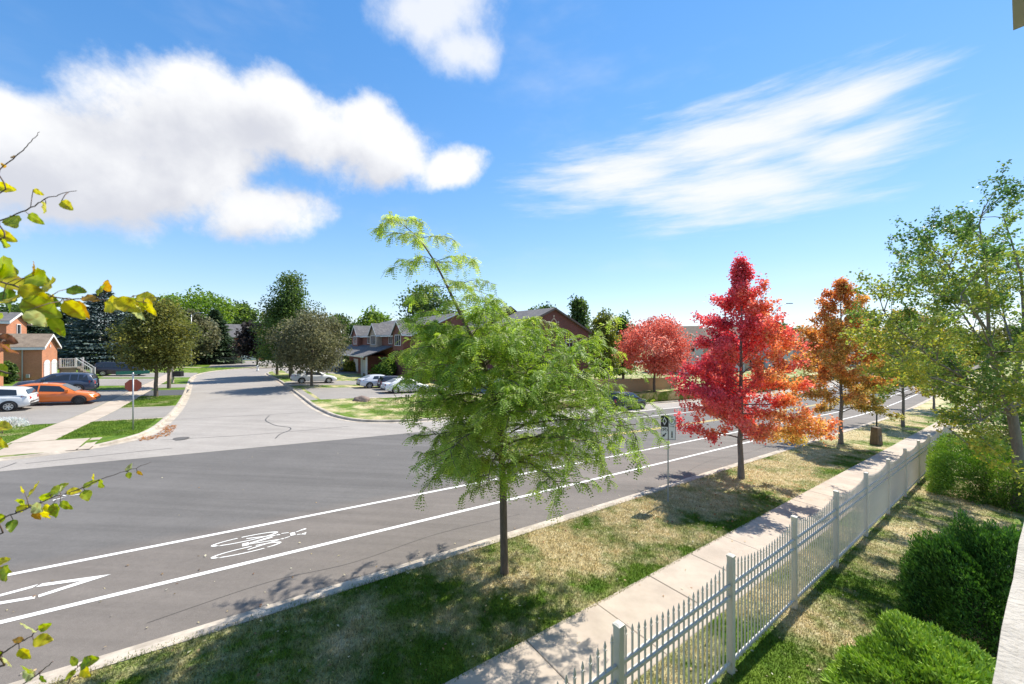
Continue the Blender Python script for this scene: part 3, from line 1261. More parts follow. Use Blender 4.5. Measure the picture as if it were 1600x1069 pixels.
maple('orange_maple', 'rusty orange maple on the verge, second tree right of the sign', b, 10.3, 2.95, 1.9, ORG, pick_org, 22, 56, 32000, 0.13,
      shape=lambda f: (1 - f) ** 0.7 * min(1.0, 0.7 + f * 1.4))
b = W(45.47, 6.1, HL)
YG = [(0.54, 0.18, 0.06), (0.54, 0.35, 0.08), (0.42, 0.37, 0.08), (0.28, 0.32, 0.065), (0.18, 0.24, 0.05)]


def pick_yg(p, rng):
    return np.clip(0.62 - 0.0 * p[:, 0] + (np_noise(p, 8, 0.8) - 0.5) * 0.75 + rng.normal(size=len(p)) * 0.1, 0, 1)


maple('yellowing_maple', 'yellow-green maple on the verge behind the brown pedestal', b, 9.4, 3.6, 2.4, YG, pick_yg, 23, 54, 22000, 0.17,
      shape=lambda f: (1 - f) ** 0.55 * min(1.0, 0.75 + f * 1.2))
b = W(66, 6.3, HL)
maple('yellowing_maple', 'farthest yellow-green maple on the verge, at the end of the white fence', b, 9.0, 3.8, 2.4, YG, pick_yg, 24, 44, 12000, 0.24,
      shape=lambda f: (1 - f) ** 0.55 * min(1.0, 0.75 + f * 1.2))


# --- honey locust in the middle of the picture
def honey_locust():
    rng = np.random.default_rng(31)
    base = W(4.71, 6.67, HL - 0.02)
    root = thing('honey_locust', 'feathery green honey locust in the middle of the near verge', 'tree', base)
    D = 8.16

    def loc(px, py, dy=0.0):
        p = at(px, py, D + dy) - base
        return np.array(p)
    tr = [np.array([0, 0, -0.1]), np.array([0, 0, 0.15])] + [loc(*q) for q in ((787, 830), (786, 760), (783, 700), (776, 640), (762, 585), (742, 535), (718, 488), (700, 450), (680, 410), (655, 372), (622, 345))]
    rr = [0.105, 0.085, 0.08, 0.075, 0.07, 0.06, 0.05, 0.042, 0.034, 0.025, 0.019, 0.013, 0.005]
    limbs_mesh('trunk', [(tr, rr)], M_BARK, root, lambda r: 10)
    limbs, fr_p, fr_d = [], [], []

    def fronds(pts, n, start=0.1):
        for q in range(n):
            j = rng.uniform(start, 1.0) * (len(pts) - 1)
            jj = min(int(j), len(pts) - 2)
            p = pts[jj] + (pts[jj + 1] - pts[jj]) * (j - jj)
            d = (pts[jj + 1] - pts[jj])
            d = d / np.linalg.norm(d)
            sd = rng.normal(size=3)
            sd[2] *= 0.5
            fr_p.append(p)
            fr_d.append(d * 0.5 + unit(sd) * 0.9 + np.array([0, 0, -0.2]))

    def limb(p0, d, ln, r0, nsub, nf, trop, droop):
        pts = path(rng, p0, d, ln, 9, trop, 0.075, droop)
        limbs.append((pts, taper(r0, 0.004, 10)))
        for q in range(nsub):
            j = (0.18 + 0.8 * (q + rng.uniform(0, 0.8)) / nsub) * 9
            jj = min(int(j), 8)
            ps = pts[jj] + (pts[jj + 1] - pts[jj]) * (j - jj)
            dd = pts[jj + 1] - pts[jj]
            dd = dd / np.linalg.norm(dd)
            side = np.cross(dd, [0, 0, 1]) * (1 if q % 2 else -1)
            sp = path(rng, ps, dd * 0.55 + side * rng.uniform(0.5, 1.0) + np.array([0, 0, rng.normal() * 0.22]), ln * rng.uniform(0.22, 0.42), 6, 0.0, 0.13, 0.16)
            limbs.append((sp, taper(r0 * 0.4, 0.0025, 7)))
            fronds(sp, nf)
        fronds(pts, nf, 0.35)
    # main crown: limbs round the stem, long below, shorter towards the dome
    nb = 60
    for k in range(nb):
        f = k / (nb - 1)
        zi = 2.25 + f * 3.0            # height on the stem
        i = max(j for j in range(len(tr)) if tr[j][2] <= zi)
        i = min(i, len(tr) - 2)
        u = (zi - tr[i][2]) / (tr[i + 1][2] - tr[i][2])
        p0 = tr[i] + (tr[i + 1] - tr[i]) * u
        az = k * 2.399 + 0.4
        # the crown reaches farther to the right of the picture
        reach = 1.0 + (0.30 if f < 0.6 else 0.10) * math.cos(az) + 0.12 * min(0.0, math.sin(az))
        ln = (1.95 + 0.6 * min(1, f / 0.35) - 1.1 * max(0, f - 0.62) / 0.38) * reach * rng.uniform(0.78, 1.12)
        el = 0.30 + 0.10 * f + rng.normal() * 0.14
        d = (math.cos(az) * math.cos(el), math.sin(az) * math.cos(el), math.sin(el))
        limb(p0, d, ln, 0.026 * (1 - 0.4 * f), 12, 21, 0.0, 0.10)
    # low limbs to the right reaching past the sign
    limb(loc(783, 700), (0.93, -0.1, 0.16), 3.0, 0.03, 12, 18, 0.03, 0.06)
    limb(loc(778, 650), (0.85, 0.1, 0.36), 3.1, 0.03, 12, 18, -0.01, 0.09)
    limb(loc(776, 640), (0.75, -0.3, 0.42), 2.7, 0.028, 12, 18, -0.01, 0.09)
    # the leaning leader with its own tufts
    for (q, az, el, ln) in ((8, 3.3, 0.3, 0.9), (8, 0.2, 0.35, 1.0), (8, 1.5, 0.3, .8), (8, 4.6, 0.3, .8), (9, 0.1, 0.2, 1.15), (9, 2.8, 0.35, 1.0), (9, 5.0, 0.3, 0.7), (10, 0.5, 0.1, 1.0), (10, 3.2, 0.2, 1.05), (10, 1.6, 0.3, 0.7),
                            (11, 3.3, 0.1, 0.85), (11, 0.1, 0.15, 0.8), (11, 4.6, 0.2, 0.6), (12, 3.0, 0.0, 0.5), (12, 0.4, 0.1, 0.5), (10, 0.0, 0.35, 0.95), (9, 6.0, 0.4, 1.0), (10, 4.3, 0.1, .8), (11, 1.8, .2, .6), (12, 4.7, .0, .4)):
        limb(tr[q], (math.cos(az) * math.cos(el), math.sin(az) * math.cos(el), math.sin(el)), ln, 0.010, 6, 7, 0.0, 0.14)
    limbs_mesh('branches', limbs, M_BARK, root)
    # pinnate leaves: leaflets along each stalk
    p, d = np.array(fr_p), unit(np.array(fr_d))
    n = len(p)
    L = rng.uniform(0.13, 0.23, n)
    npair = 6
    down = np.array([0, 0, -1.0])
    side = unit(np.cross(d, down + rng.normal(size=(n, 3)) * 0.35))
    P = []
    for k in range(npair):
        f = (k + 0.6) / npair
        c = p + d * (L * f)[:, None] + down * (L * 0.42 * f * f)[:, None]
        tang = unit(d + down * (0.84 * f))
        nrm = np.cross(side, tang)
        ll = (0.052 * (1 - 0.4 * abs(f - 0.5)) * rng.uniform(0.85, 1.2, n))[:, None]
        w = tang * 0.0125
        for sg in (-1, 1):
            ld = unit(side * sg + tang * 0.35 + nrm * -0.25)
            P.append(np.stack([c, c + ld * ll * 0.45 + w, c + ld * ll, c + ld * ll * 0.5 - w], 1))
    P = np.concatenate(P)
    pick = 0.5 + (np_noise(p, 9, 1.3) - 0.5) * 0.6 + rng.normal(size=n) * 0.14 + 0.05 * (p[:, 2] - 3.4)
    C = 1.0 * tint([(0.13, 0.225, 0.035), (0.235, 0.345, 0.05), (0.36, 0.47, 0.075), (0.55, 0.61, 0.15)], pick, rng, 0.27)
    C = np.tile(C, (npair * 2, 1))
    link('crown', quads_mesh('crown', P, C, M_LEAF), root)


honey_locust()


# --- the open tree at the right edge
def open_tree():
    rng = np.random.default_rng(41)
    base = W(22.2, 0.15, HL - 0.02)
    root = thing('garden_tree', 'tall open-crowned green tree at the right edge behind the hedge', 'tree', base)
    D = base.y

    def loc(px, py, dy=0.0):
        py = py if py > 500 else 500 - (500 - py) * 0.83
        return np.array(at(px, py, D + dy) - base)
    tr = [np.array([0, 0, -0.15]), loc(1592, 760), loc(1590, 700), loc(1582, 650), loc(1572, 612)]
    limbs, anch = [], []
    main = [(tr, [0.19, 0.15, 0.135, 0.125, 0.115])]

    def poly(px_list, r0, r1):
        pts = [loc(*q) for q in px_list]
        return pts, taper(r0, r1, len(pts))
    forks = [poly([(1574, 615), (1556, 580, -.2), (1545, 520, -.3), (1543, 450, -.4), (1538, 380, -.4), (1530, 320, -.4), (1538, 285, -.4)], 0.075, 0.012),
             poly([(1574, 615), (1592, 570, .3), (1600, 500, .5), (1596, 420, .6), (1580, 350, .7), (1566, 300, .7)], 0.08, 0.012),
             poly([(1575, 625), (1545, 610, -.8), (1505, 590, -1.4), (1455, 560, -1.8), (1410, 520, -2.0), (1378, 480, -2.0)], 0.055, 0.008),
             poly([(1556, 580, -.2), (1530, 530, .6), (1500, 480, 1.0), (1462, 440, 1.3), (1430, 415, 1.5)], 0.05, 0.008),
             poly([(1574, 640), (1540, 640, .5), (1490, 620, 1.0), (1440, 595, 1.4), (1400, 580, 1.6)], 0.045, 0.008),
             poly([(1574, 615), (1620, 560, -.6), (1660, 480, -1.), (1690, 400, -1.2)], 0.07, 0.012),
             poly([(1578, 640), (1640, 600, .5), (1700, 560, 1.0), (1740, 500, 1.0)], 0.06, 0.012),
             poly([(1545, 520, -.3), (1515, 470, -1.2), (1490, 410, -1.8), (1465, 370, -2.0)], 0.035, 0.006),
             poly([(1592, 570, .3), (1570, 500, 1.8), (1560, 430, 2.5), (1550, 380, 2.8)], 0.04, 0.006),
             poly([(1574, 600), (1555, 560, -1.5), (1530, 500, -2.6), (1500, 450, -3.2)], 0.04, 0.006),
             poly([(1574, 620), (1530, 590, 1.6), (1470, 560, 2.6), (1420, 530, 3.2), (1385, 500, 3.4)], 0.04, 0.006),
             poly([(1576, 640), (1545, 615, -1.2), (1490, 600, -2.4), (1440, 585, -3.0), (1405, 560, -3.2)], 0.035, 0.006),
             poly([(1578, 650), (1560, 640, -1.2), (1530, 660, -2.0), (1480, 670, -2.4)], 0.03, 0.006)]
    for pts, rads in forks:
        main.append((pts, rads))
        seg = len(pts) - 1
        for q in range(15):
            j = rng.uniform(0.16, 1.0) * seg
            jj = min(int(j), seg - 1)
            ps = pts[jj] + (pts[jj + 1] - pts[jj]) * (j - jj)
            dd = unit(pts[jj + 1] - pts[jj])
            sd = unit(rng.normal(size=3))
            ln = rng.uniform(0.9, 2.0)
            sp = path(rng, ps, dd * 0.7 + sd * 0.85 + np.array([0, 0, 0.15]), ln, 6, 0.02, 0.12, 0.05)
            limbs.append((sp, taper(0.016, 0.003, 7)))
            for m_ in range(3):
                k = int(rng.integers(1, 6))
                tw = path(rng, sp[k], unit(sp[k + 1] - sp[k]) + unit(rng.normal(size=3)) * 0.8, ln * 0.4, 4, 0.0, 0.16)
                limbs.append((tw, taper(0.006, 0.002, 5)))
                anch += tw[1:]
            anch += sp[3:]
    limbs_mesh('trunk', main, M_BARKG, root, lambda r: 8)
    limbs_mesh('branches', limbs, M_BARKG, root)
    anch = np.array(anch)
    n = 46000
    pos = anch[rng.integers(0, len(anch), n)] + rng.normal(size=(n, 3)) * 0.075
    h = np.clip((pos[:, 2] - 3.0) / 7.5, 0, 1)
    pick = 0.72 - 0.5 * h + (np_noise(pos, 4, 0.8) - 0.5) * 0.5 + rng.normal(size=n) * 0.13
    C = tint([(0.065, 0.135, 0.04), (0.115, 0.205, 0.05), (0.21, 0.29, 0.06), (0.37, 0.38, 0.07), (0.54, 0.47, 0.08)], pick, rng, 0.15)
    link('crown', quads_mesh('crown', leaves(pos, 0.095, rng, 0.4, 0.66, 0.4), C, M_LEAF), root)


open_tree()


# --- clumped crowns for trees farther off
def clump_tree(name, label, px, depth, top_py, width_px, palette, seed, form='round', clear=0.22, n=6500, leaf=None, stems=None, group=None, base=None, bias=0.0):
    rng = np.random.default_rng(seed)
    if base is None:
        base, s, t = px_ground(px, depth)
    zt = EYE + (HY - top_py) / F * depth
    H = zt - base.z
    Rr = width_px / 2 / F * depth
    leaf = (leaf or max(0.10, depth * 0.0042)) * 1.5
    n = int(n * 1.6)
    root = thing(name, label, 'tree', base, 0, group)
    c0 = H * clear
    tr = [np.array([0, 0, -0.15])] + [np.array([rng.normal() * 0.04 * H * 0.1, rng.normal() * 0.04 * H * 0.1, H * f]) for f in (0.12, 0.25, 0.4, 0.6, 0.8, 0.93)]
    r0 = max(0.07, H * 0.017)
    limbs = []
    nc = 110
    cl = []
    while len(cl) < nc:
        f = rng.uniform(0, 1)
        az = rng.uniform(0, 2 * math.pi)
        if form == 'round':
            prof = math.sqrt(max(0.0, 1 - (2 * f - 0.92) ** 2)) if f < 0.97 else 0.15
        elif form == 'cone':
            prof = (1 - f) ** 0.9 * 0.98 + 0.04
        else:      # egg
            prof = math.sin(math.pi * min(1, (f * 0.86 + 0.10))) ** 0.7 * (1 - 0.35 * f)
        rr = prof * Rr * (rng.uniform(0.25, 1.0) ** 0.55) * (1 + 0.2 * math.sin(3 * az + seed) + 0.14 * rng.normal())
        if rng.uniform() > 0.25 + prof:
            continue
        cl.append((math.cos(az) * rr * 0.9, math.sin(az) * rr * 0.9, c0 + (H - c0) * (0.03 + 0.93 * f)))
    cl = np.array(cl)
    for k in range(0, nc, 3):
        z0 = max(c0 * 0.9, cl[k][2] - math.hypot(cl[k][0], cl[k][1]) * 0.9)
        z0 = min(z0, H * 0.85)
        a = np.array([0, 0, z0])
        m_ = (a + cl[k]) / 2 + np.array([0, 0, 0.05 * H])
        limbs.append(([a, m_, cl[k]], [r0 * 0.3, r0 * 0.18, 0.01]))
    limbs_mesh('trunk', [(tr, [r0 * 1.2, r0, r0 * 0.85, r0 * 0.7, r0 * 0.45, r0 * 0.25, 0.01])] + limbs, M_BARK, root, lambda r: 7 if r > r0 * 0.5 else 4)
    sz = rng.uniform(0.6, 1.35, nc) * (Rr * 0.19 + (H - c0) * 0.035)
    idx = rng.choice(nc, n, p=sz ** 2 / np.sum(sz ** 2))
    v = unit(rng.normal(size=(n, 3))) * (rng.uniform(0, 1, n) ** 0.45)[:, None] * 1.35
    v[:, 2] *= 0.8
    pos = cl[idx] + v * sz[idx][:, None]
    pos[:, 2] = np.where(pos[:, 2] < c0 * 0.8, c0 * 0.8 + (c0 * 0.8 - pos[:, 2]) * 0.8, pos[:, 2])
    rnd = rng.normal(size=nc) * 0.2
    pick = 0.5 + bias + rnd[idx] + (np_noise(pos, seed, 0.9) - 0.5) * 0.35 + rng.normal(size=n) * 0.1
    C = tint(palette, pick, rng, 0.16)
    link('crown', quads_mesh('crown', leaves(pos, leaf, rng, 0.45, 0.8, 0.3), C, M_LEAF), root)
    return root


def spruce(name, label, px, depth, top_py, width_px, palette, seed, tiers=24, group=None, skirt=0.03):
    """layered conifer: whorls of drooping boughs with needle sprays"""
    rng = np.random.default_rng(seed)
    base, s, t = px_ground(px, depth)
    H = EYE + (HY - top_py) / F * depth - base.z
    Rr = width_px / 2 / F * depth
    root = thing(name, label, 'tree', base, 0, group)
    limbs = [([np.array([0, 0, -0.15]), np.array([0, 0, H * 0.5]), np.array([0, 0, H * 0.99])], [H * 0.018, H * 0.01, 0.01])]
    P, Z = [], []
    for k in range(tiers):
        f = k / (tiers - 1)
        z = H * (skirt + (0.97 - skirt) * f)
        ln = Rr * (1 - f) ** 0.85 + 0.12
        nb = max(5, int(11 * (1 - f) + 5))
        for b_ in range(nb):
            az = 2 * math.pi * b_ / nb + k * 0.7 + rng.normal() * 0.15
            l = ln * rng.uniform(0.78, 1.12)
            pts = path(rng, (0, 0, z), (math.cos(az), math.sin(az), 0.05 + 0.55 * f), l, 5, 0.0, 0.04, 0.07 * (1 - f))
            limbs.append((pts, taper(0.02, 0.006, 6)))
            m_ = int(30 + 60 * (1 - f))
            u = rng.uniform(0.12, 1.0, m_) ** 0.75 * 5
            i = np.minimum(u.astype(int), 4)
            pp = np.array(pts)
            pos = pp[i] + (pp[i + 1] - pp[i]) * (u - i)[:, None]
            d = unit(pp[5] - pp[0])
            side = np.cross(d, [0, 0, 1])
            w = rng.normal(size=m_)
            pos = pos + side[None, :] * (w * l * 0.16)[:, None] + np.array([0, 0, -0.03])
            dd = d[None, :] * 0.9 + side[None, :] * w[:, None] * 0.8 + np.array([0, 0, -0.3]) + rng.normal(size=(m_, 3)) * 0.25
            dd = unit(dd)
            L = (rng.uniform(0.7, 1.3, m_) * max(0.2, depth * 0.0085))[:, None]
            nn = unit(np.cross(dd, rng.normal(size=(m_, 3)) * 0.5 + np.array([0, 0, 1.0])))
            wd = nn * L * 0.22
            P.append(np.stack([pos - wd * 0.4, pos + dd * L * 0.5 - wd, pos + dd * L, pos + dd * L * 0.5 + wd], 1))
            Z.append(np.full(m_, rng.normal() * 0.2) + u / 5 * 0.35)
    limbs_mesh('trunk', limbs, M_BARK, root, lambda r: 8 if r > 0.05 else 3)
    P, Z = np.concatenate(P), np.concatenate(Z)
    C = tint(palette, 0.25 + Z + rng.normal(size=len(Z)) * 0.12, rng, 0.16)
    link('crown', quads_mesh('crown', P, C, M_NEEDLE), root)
    return root


GREEN = [(0.046, 0.085, 0.026), (0.072, 0.124, 0.034), (0.111, 0.176, 0.042), (0.182, 0.247, 0.052)]
BRIGHT = [(0.078, 0.143, 0.026), (0.13, 0.221, 0.033), (0.195, 0.286, 0.039), (0.26, 0.338, 0.058)]
OLIVE = [(0.062, 0.078, 0.028), (0.118, 0.133, 0.041), (0.187, 0.196, 0.05), (0.312, 0.281, 0.062)]
BRONZE = [(0.068, 0.069, 0.04), (0.114, 0.117, 0.057), (0.182, 0.176, 0.088), (0.259, 0.252, 0.144)]
PURPLE = [(0.018, 0.014, 0.018), (0.028, 0.022, 0.024), (0.045, 0.035, 0.032), (0.06, 0.055, 0.04)]
BLUE = [(0.039, 0.072, 0.058), (0.072, 0.111, 0.094), (0.117, 0.163, 0.15), (0.182, 0.234, 0.227)]
DKSP = [(0.029, 0.055, 0.029), (0.049, 0.085, 0.042), (0.078, 0.124, 0.058), (0.117, 0.169, 0.078)]
YEL = [(0.091, 0.13, 0.029), (0.156, 0.195, 0.039), (0.26, 0.26, 0.046), (0.39, 0.338, 0.058)]
SALMON = [(0.36, 0.09, 0.065), (0.58, 0.15, 0.115), (0.70, 0.22, 0.165), (0.76, 0.34, 0.25)]

# left of the side street
bt = W(-5.37, 44.2, HL)
clump_tree('street_tree', 'dark olive street tree beside the stop sign, trunk at the driveway edge', 244, bt.y, 470, 104, OLIVE, 51, 'egg', 0.30, 11000, 0.13, base=bt)
bt = W(-5.27, 51.2, HL)
clump_tree('street_tree', 'yellowing street tree just behind the olive one', 270, bt.y, 478, 66, YEL, 52, 'egg', 0.32, 7000, 0.14, base=bt)
spruce('blue_spruce', 'tall blue-grey spruce behind the dark van', 163, 60, 449, 130, BLUE, 53, 28)
spruce('spruce', 'dark spruce left of the blue spruce, behind the brick garage', 108, 66, 478, 96, DKSP, 54, 24)
spruce('spruce', 'dark spruce farthest left behind the brick house', 62, 72, 482, 84, DKSP, 55, 22)
spruce('spruce', 'mid-green spruce right of the blue spruce, behind the olive tree', 205, 70, 486, 80, DKSP, 56, 22)
clump_tree('bronze_maple', 'bronze-leaved maple behind the yellowing street tree, left of the street', 300, 74, 487, 62, BRONZE, 57, 'round', 0.2, 5200)
spruce('spruce', 'dark green spruce beside the brick house at the street end', 336, 82, 484, 66, DKSP, 58, 24)
clump_tree('background_tree', 'broad bright green tree above the spruces, left of the street', 268, 112, 464, 90, BRIGHT, 59, 'round', 0.2, 4500)
clump_tree('background_tree', 'widest bright green crown on the skyline left of the street', 318, 118, 460, 110, BRIGHT, 60, 'round', 0.2, 5000)
clump_tree('background_tree', 'round green tree behind the roof of the street-end house', 378, 132, 474, 56, GREEN, 61, 'round', 0.2, 3200)
clump_tree('background_tree', 'low green tree between the house roof and the bright crown', 352, 140, 480, 50, GREEN, 62, 'round', 0.2, 2600)
clump_tree('background_tree', 'green tree at the far left behind the brick house', 20, 85, 478, 80, GREEN, 63, 'round', 0.2, 3500)
# right of the side street
clump_tree('purple_maple', 'dark purple maple in front of the street-end house', 402, 76, 503, 56, PURPLE, 64, 'round', 0.2, 4800)
bt = W(6.32, 59.56, HL)
clump_tree('linden', 'tall pyramidal dark green tree right of the side street', 446, bt.y, 427, 96, GREEN, 65, 'cone', 0.14, 17000, 0.17, base=bt)
bt = W(5.03, 63.96, HL)
clump_tree('street_tree', 'slim green street tree left of the tall pyramidal tree', 431, bt.y, 480, 46, OLIVE, 66, 'egg', 0.3, 4200, base=bt)
bt = W(6.8, 45.86, HL)
clump_tree('bronze_maple', 'bronze-leaved maple beside the white sedan right of the street', 488, bt.y, 489, 104, BRONZE, 67, 'round', 0.24, 9500, 0.15, base=bt)
clump_tree('background_tree', 'green tree behind the bronze maple and grey car', 528, 104, 492, 62, GREEN, 68, 'round', 0.1, 3800)
clump_tree('background_tree', 'pointed dark green tree left of the townhouses', 556, 98, 499, 34, GREEN, 69, 'cone', 0.1, 2600)
clump_tree('background_tree', 'light green tree above the left end of the townhouse roof', 585, 112, 484, 60, BRIGHT, 70, 'round', 0.1, 3800, bias=-0.1)
clump_tree('background_tree', 'dark tree rising behind the townhouse roof beside the locust leader', 666, 92, 442, 82, GREEN, 71, 'round', 0.2, 5200)
clump_tree('background_tree', 'green tree just above the townhouse ridge', 848, 98, 473, 46, GREEN, 72, 'round', 0.3, 2600)
clump_tree('background_tree', 'pointed dark tree right of the red brick gable', 903, 74, 461, 40, GREEN, 73, 'egg', 0.1, 4800, bias=-0.15)
clump_tree('background_tree', 'yellowish tree between the dark tree and the salmon red tree', 943, 64, 485, 54, YEL, 74, 'egg', 0.08, 4800, bias=-0.12)
clump_tree('background_tree', 'green tree just left of the salmon red tree', 974, 70, 487, 44, GREEN, 75, 'egg', 0.08, 3600)
bt = W(46.97, 30.45, HL)
clump_tree('salmon_tree', 'round salmon-red tree in front of the cedar fence', 1012, bt.y, 499, 112, SALMON, 76, 'round', 0.30, 12000, 0.17, base=bt)
clump_tree('background_tree', 'dark green round tree behind the street lamp', 1205, 112, 502, 54, GREEN, 77, 'round', 0.15, 2600)
for i, (px, dp, tp, w_, pal, lab) in enumerate([
        (1252, 190, 513, 46, GREEN, 'small hazy green tree on the skyline right of the lamp'),
        (1284, 215, 516, 44, GREEN, 'small hazy green tree on the skyline left of the orange maple'),
        (1150, 150, 512, 46, GREEN, 'green tree on the skyline behind the red maple'),
        (1350, 150, 512, 70, OLIVE, 'olive tree on the skyline right of the orange maple'),
        (1420, 160, 510, 76, OLIVE, 'olive tree on the skyline behind the yellowing maple'),
        (1500, 150, 512, 80, YEL, 'yellow-green tree on the skyline left of the open garden tree'),
        (1580, 140, 508, 80, OLIVE, 'olive tree on the skyline at the right edge'),
        (1128, 95, 530, 40, SALMON, 'small reddish tree across the road behind the red maple'),
        (1290, 100, 540, 46, SALMON, 'small reddish tree across the road behind the orange maple'),
        (1470, 90, 545, 60, YEL, 'yellow-green tree across the road behind the white fence end'),
        (700, 120, 486, 60, GREEN, 'green tree behind the middle of the townhouse roofs'),
        (480, 125, 500, 70, GREEN, 'green tree filling the gap behind the bronze maple'),
        (440, 130, 502, 60, GREEN, 'green tree behind the tall pyramidal tree'),
        (1395, 85, 540, 50, OLIVE, 'olive tree across the road behind the pedestal')]):
    clump_tree('background_tree', lab, px, dp, tp, w_, pal, 80 + i, 'round', 0.12, 2400)


# ================================================================== SHRUBS
def shrub(name, label, centre, radii, palette, seed, n, L, mat_=None, upright=0.4, boxy=2.0, zcut=0.0):
    """dense evergreen: sprays set over and inside a lumpy body"""
    rng = np.random.default_rng(seed)
    root = thing(name, label, 'shrub', centre)
    rx, ry, rz = radii
    v = unit(rng.normal(size=(n, 3)))
    v[:, 2] = np.abs(v[:, 2]) * 1.0 - 0.12
    p = np.abs(v) ** boxy
    k = 1 / np.maximum(p.sum(1), 1e-6) ** (1 / boxy)
    dirn = v.copy()
    lump = 1 + 0.16 * (np_noise(unit(v) * 3.0, seed, 1.2) - 0.5) * 2 + 0.09 * (np_noise(unit(v) * 9.0, seed + 1, 1.0) - 0.5) * 2
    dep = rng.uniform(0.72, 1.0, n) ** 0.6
    pos = v * (k * lump * dep)[:, None] * np.array([rx, ry, rz])
    pos[:, 2] = np.maximum(pos[:, 2], 0.02)
    d = unit(dirn * 0.8 + rng.normal(size=(n, 3)) * 0.45 + np.array([0, 0, upright]))
    LL = (L * rng.uniform(0.6, 1.4, n))[:, None]
    e = unit(np.cross(d, rng.normal(size=(n, 3))))
    P = np.stack([pos - e * LL * 0.05, pos + d * LL * 0.45 - e * LL * 0.15, pos + d * LL, pos + d * LL * 0.45 + e * LL * 0.15], 1)
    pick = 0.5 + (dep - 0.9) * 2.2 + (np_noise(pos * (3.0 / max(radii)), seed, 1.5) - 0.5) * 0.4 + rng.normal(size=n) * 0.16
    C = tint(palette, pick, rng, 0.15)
    link('foliage', quads_mesh('foliage', P, C, mat_ or M_NEEDLE), root)
    # woody core keeps daylight from passing through
    mb = MB()
    for q in range(7):
        a = q * 0.9
        mb.tube([(0.02 * q, 0, -0.1), (math.cos(a) * rx * 0.25, math.sin(a) * ry * 0.25, rz * 0.4), (math.cos(a) * rx * 0.5, math.sin(a) * ry * 0.5, rz * 0.72)], [0.03, 0.02, 0.008], 5)
    mb.build('stem', M_BARK, root)
    return root


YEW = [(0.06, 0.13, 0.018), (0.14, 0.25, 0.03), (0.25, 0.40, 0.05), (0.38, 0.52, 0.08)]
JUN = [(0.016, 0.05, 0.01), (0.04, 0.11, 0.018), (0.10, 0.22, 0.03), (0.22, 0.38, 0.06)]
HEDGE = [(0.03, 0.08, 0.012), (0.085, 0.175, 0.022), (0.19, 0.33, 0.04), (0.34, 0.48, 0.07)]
sh_rot = ROAD_ANG


def put_shrub(name, label, s, t, radii, pal, seed, n, L, boxy=2.4, upright=0.4):
    o = shrub(name, label, W(s, t, HL - 0.02), radii, pal, seed, n, L, None, upright, boxy)
    o.rotation_euler.z = sh_rot
    return o


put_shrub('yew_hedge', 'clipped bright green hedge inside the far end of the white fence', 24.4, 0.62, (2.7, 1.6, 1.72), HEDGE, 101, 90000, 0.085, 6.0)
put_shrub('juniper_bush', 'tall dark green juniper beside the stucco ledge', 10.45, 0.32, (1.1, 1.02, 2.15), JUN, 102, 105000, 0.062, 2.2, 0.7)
put_shrub('yew_bush', 'low bright green yew in the bottom right corner', 7.8, 0.75, (1.05, 0.9, 0.86), YEW, 103, 62000, 0.07, 2.8)

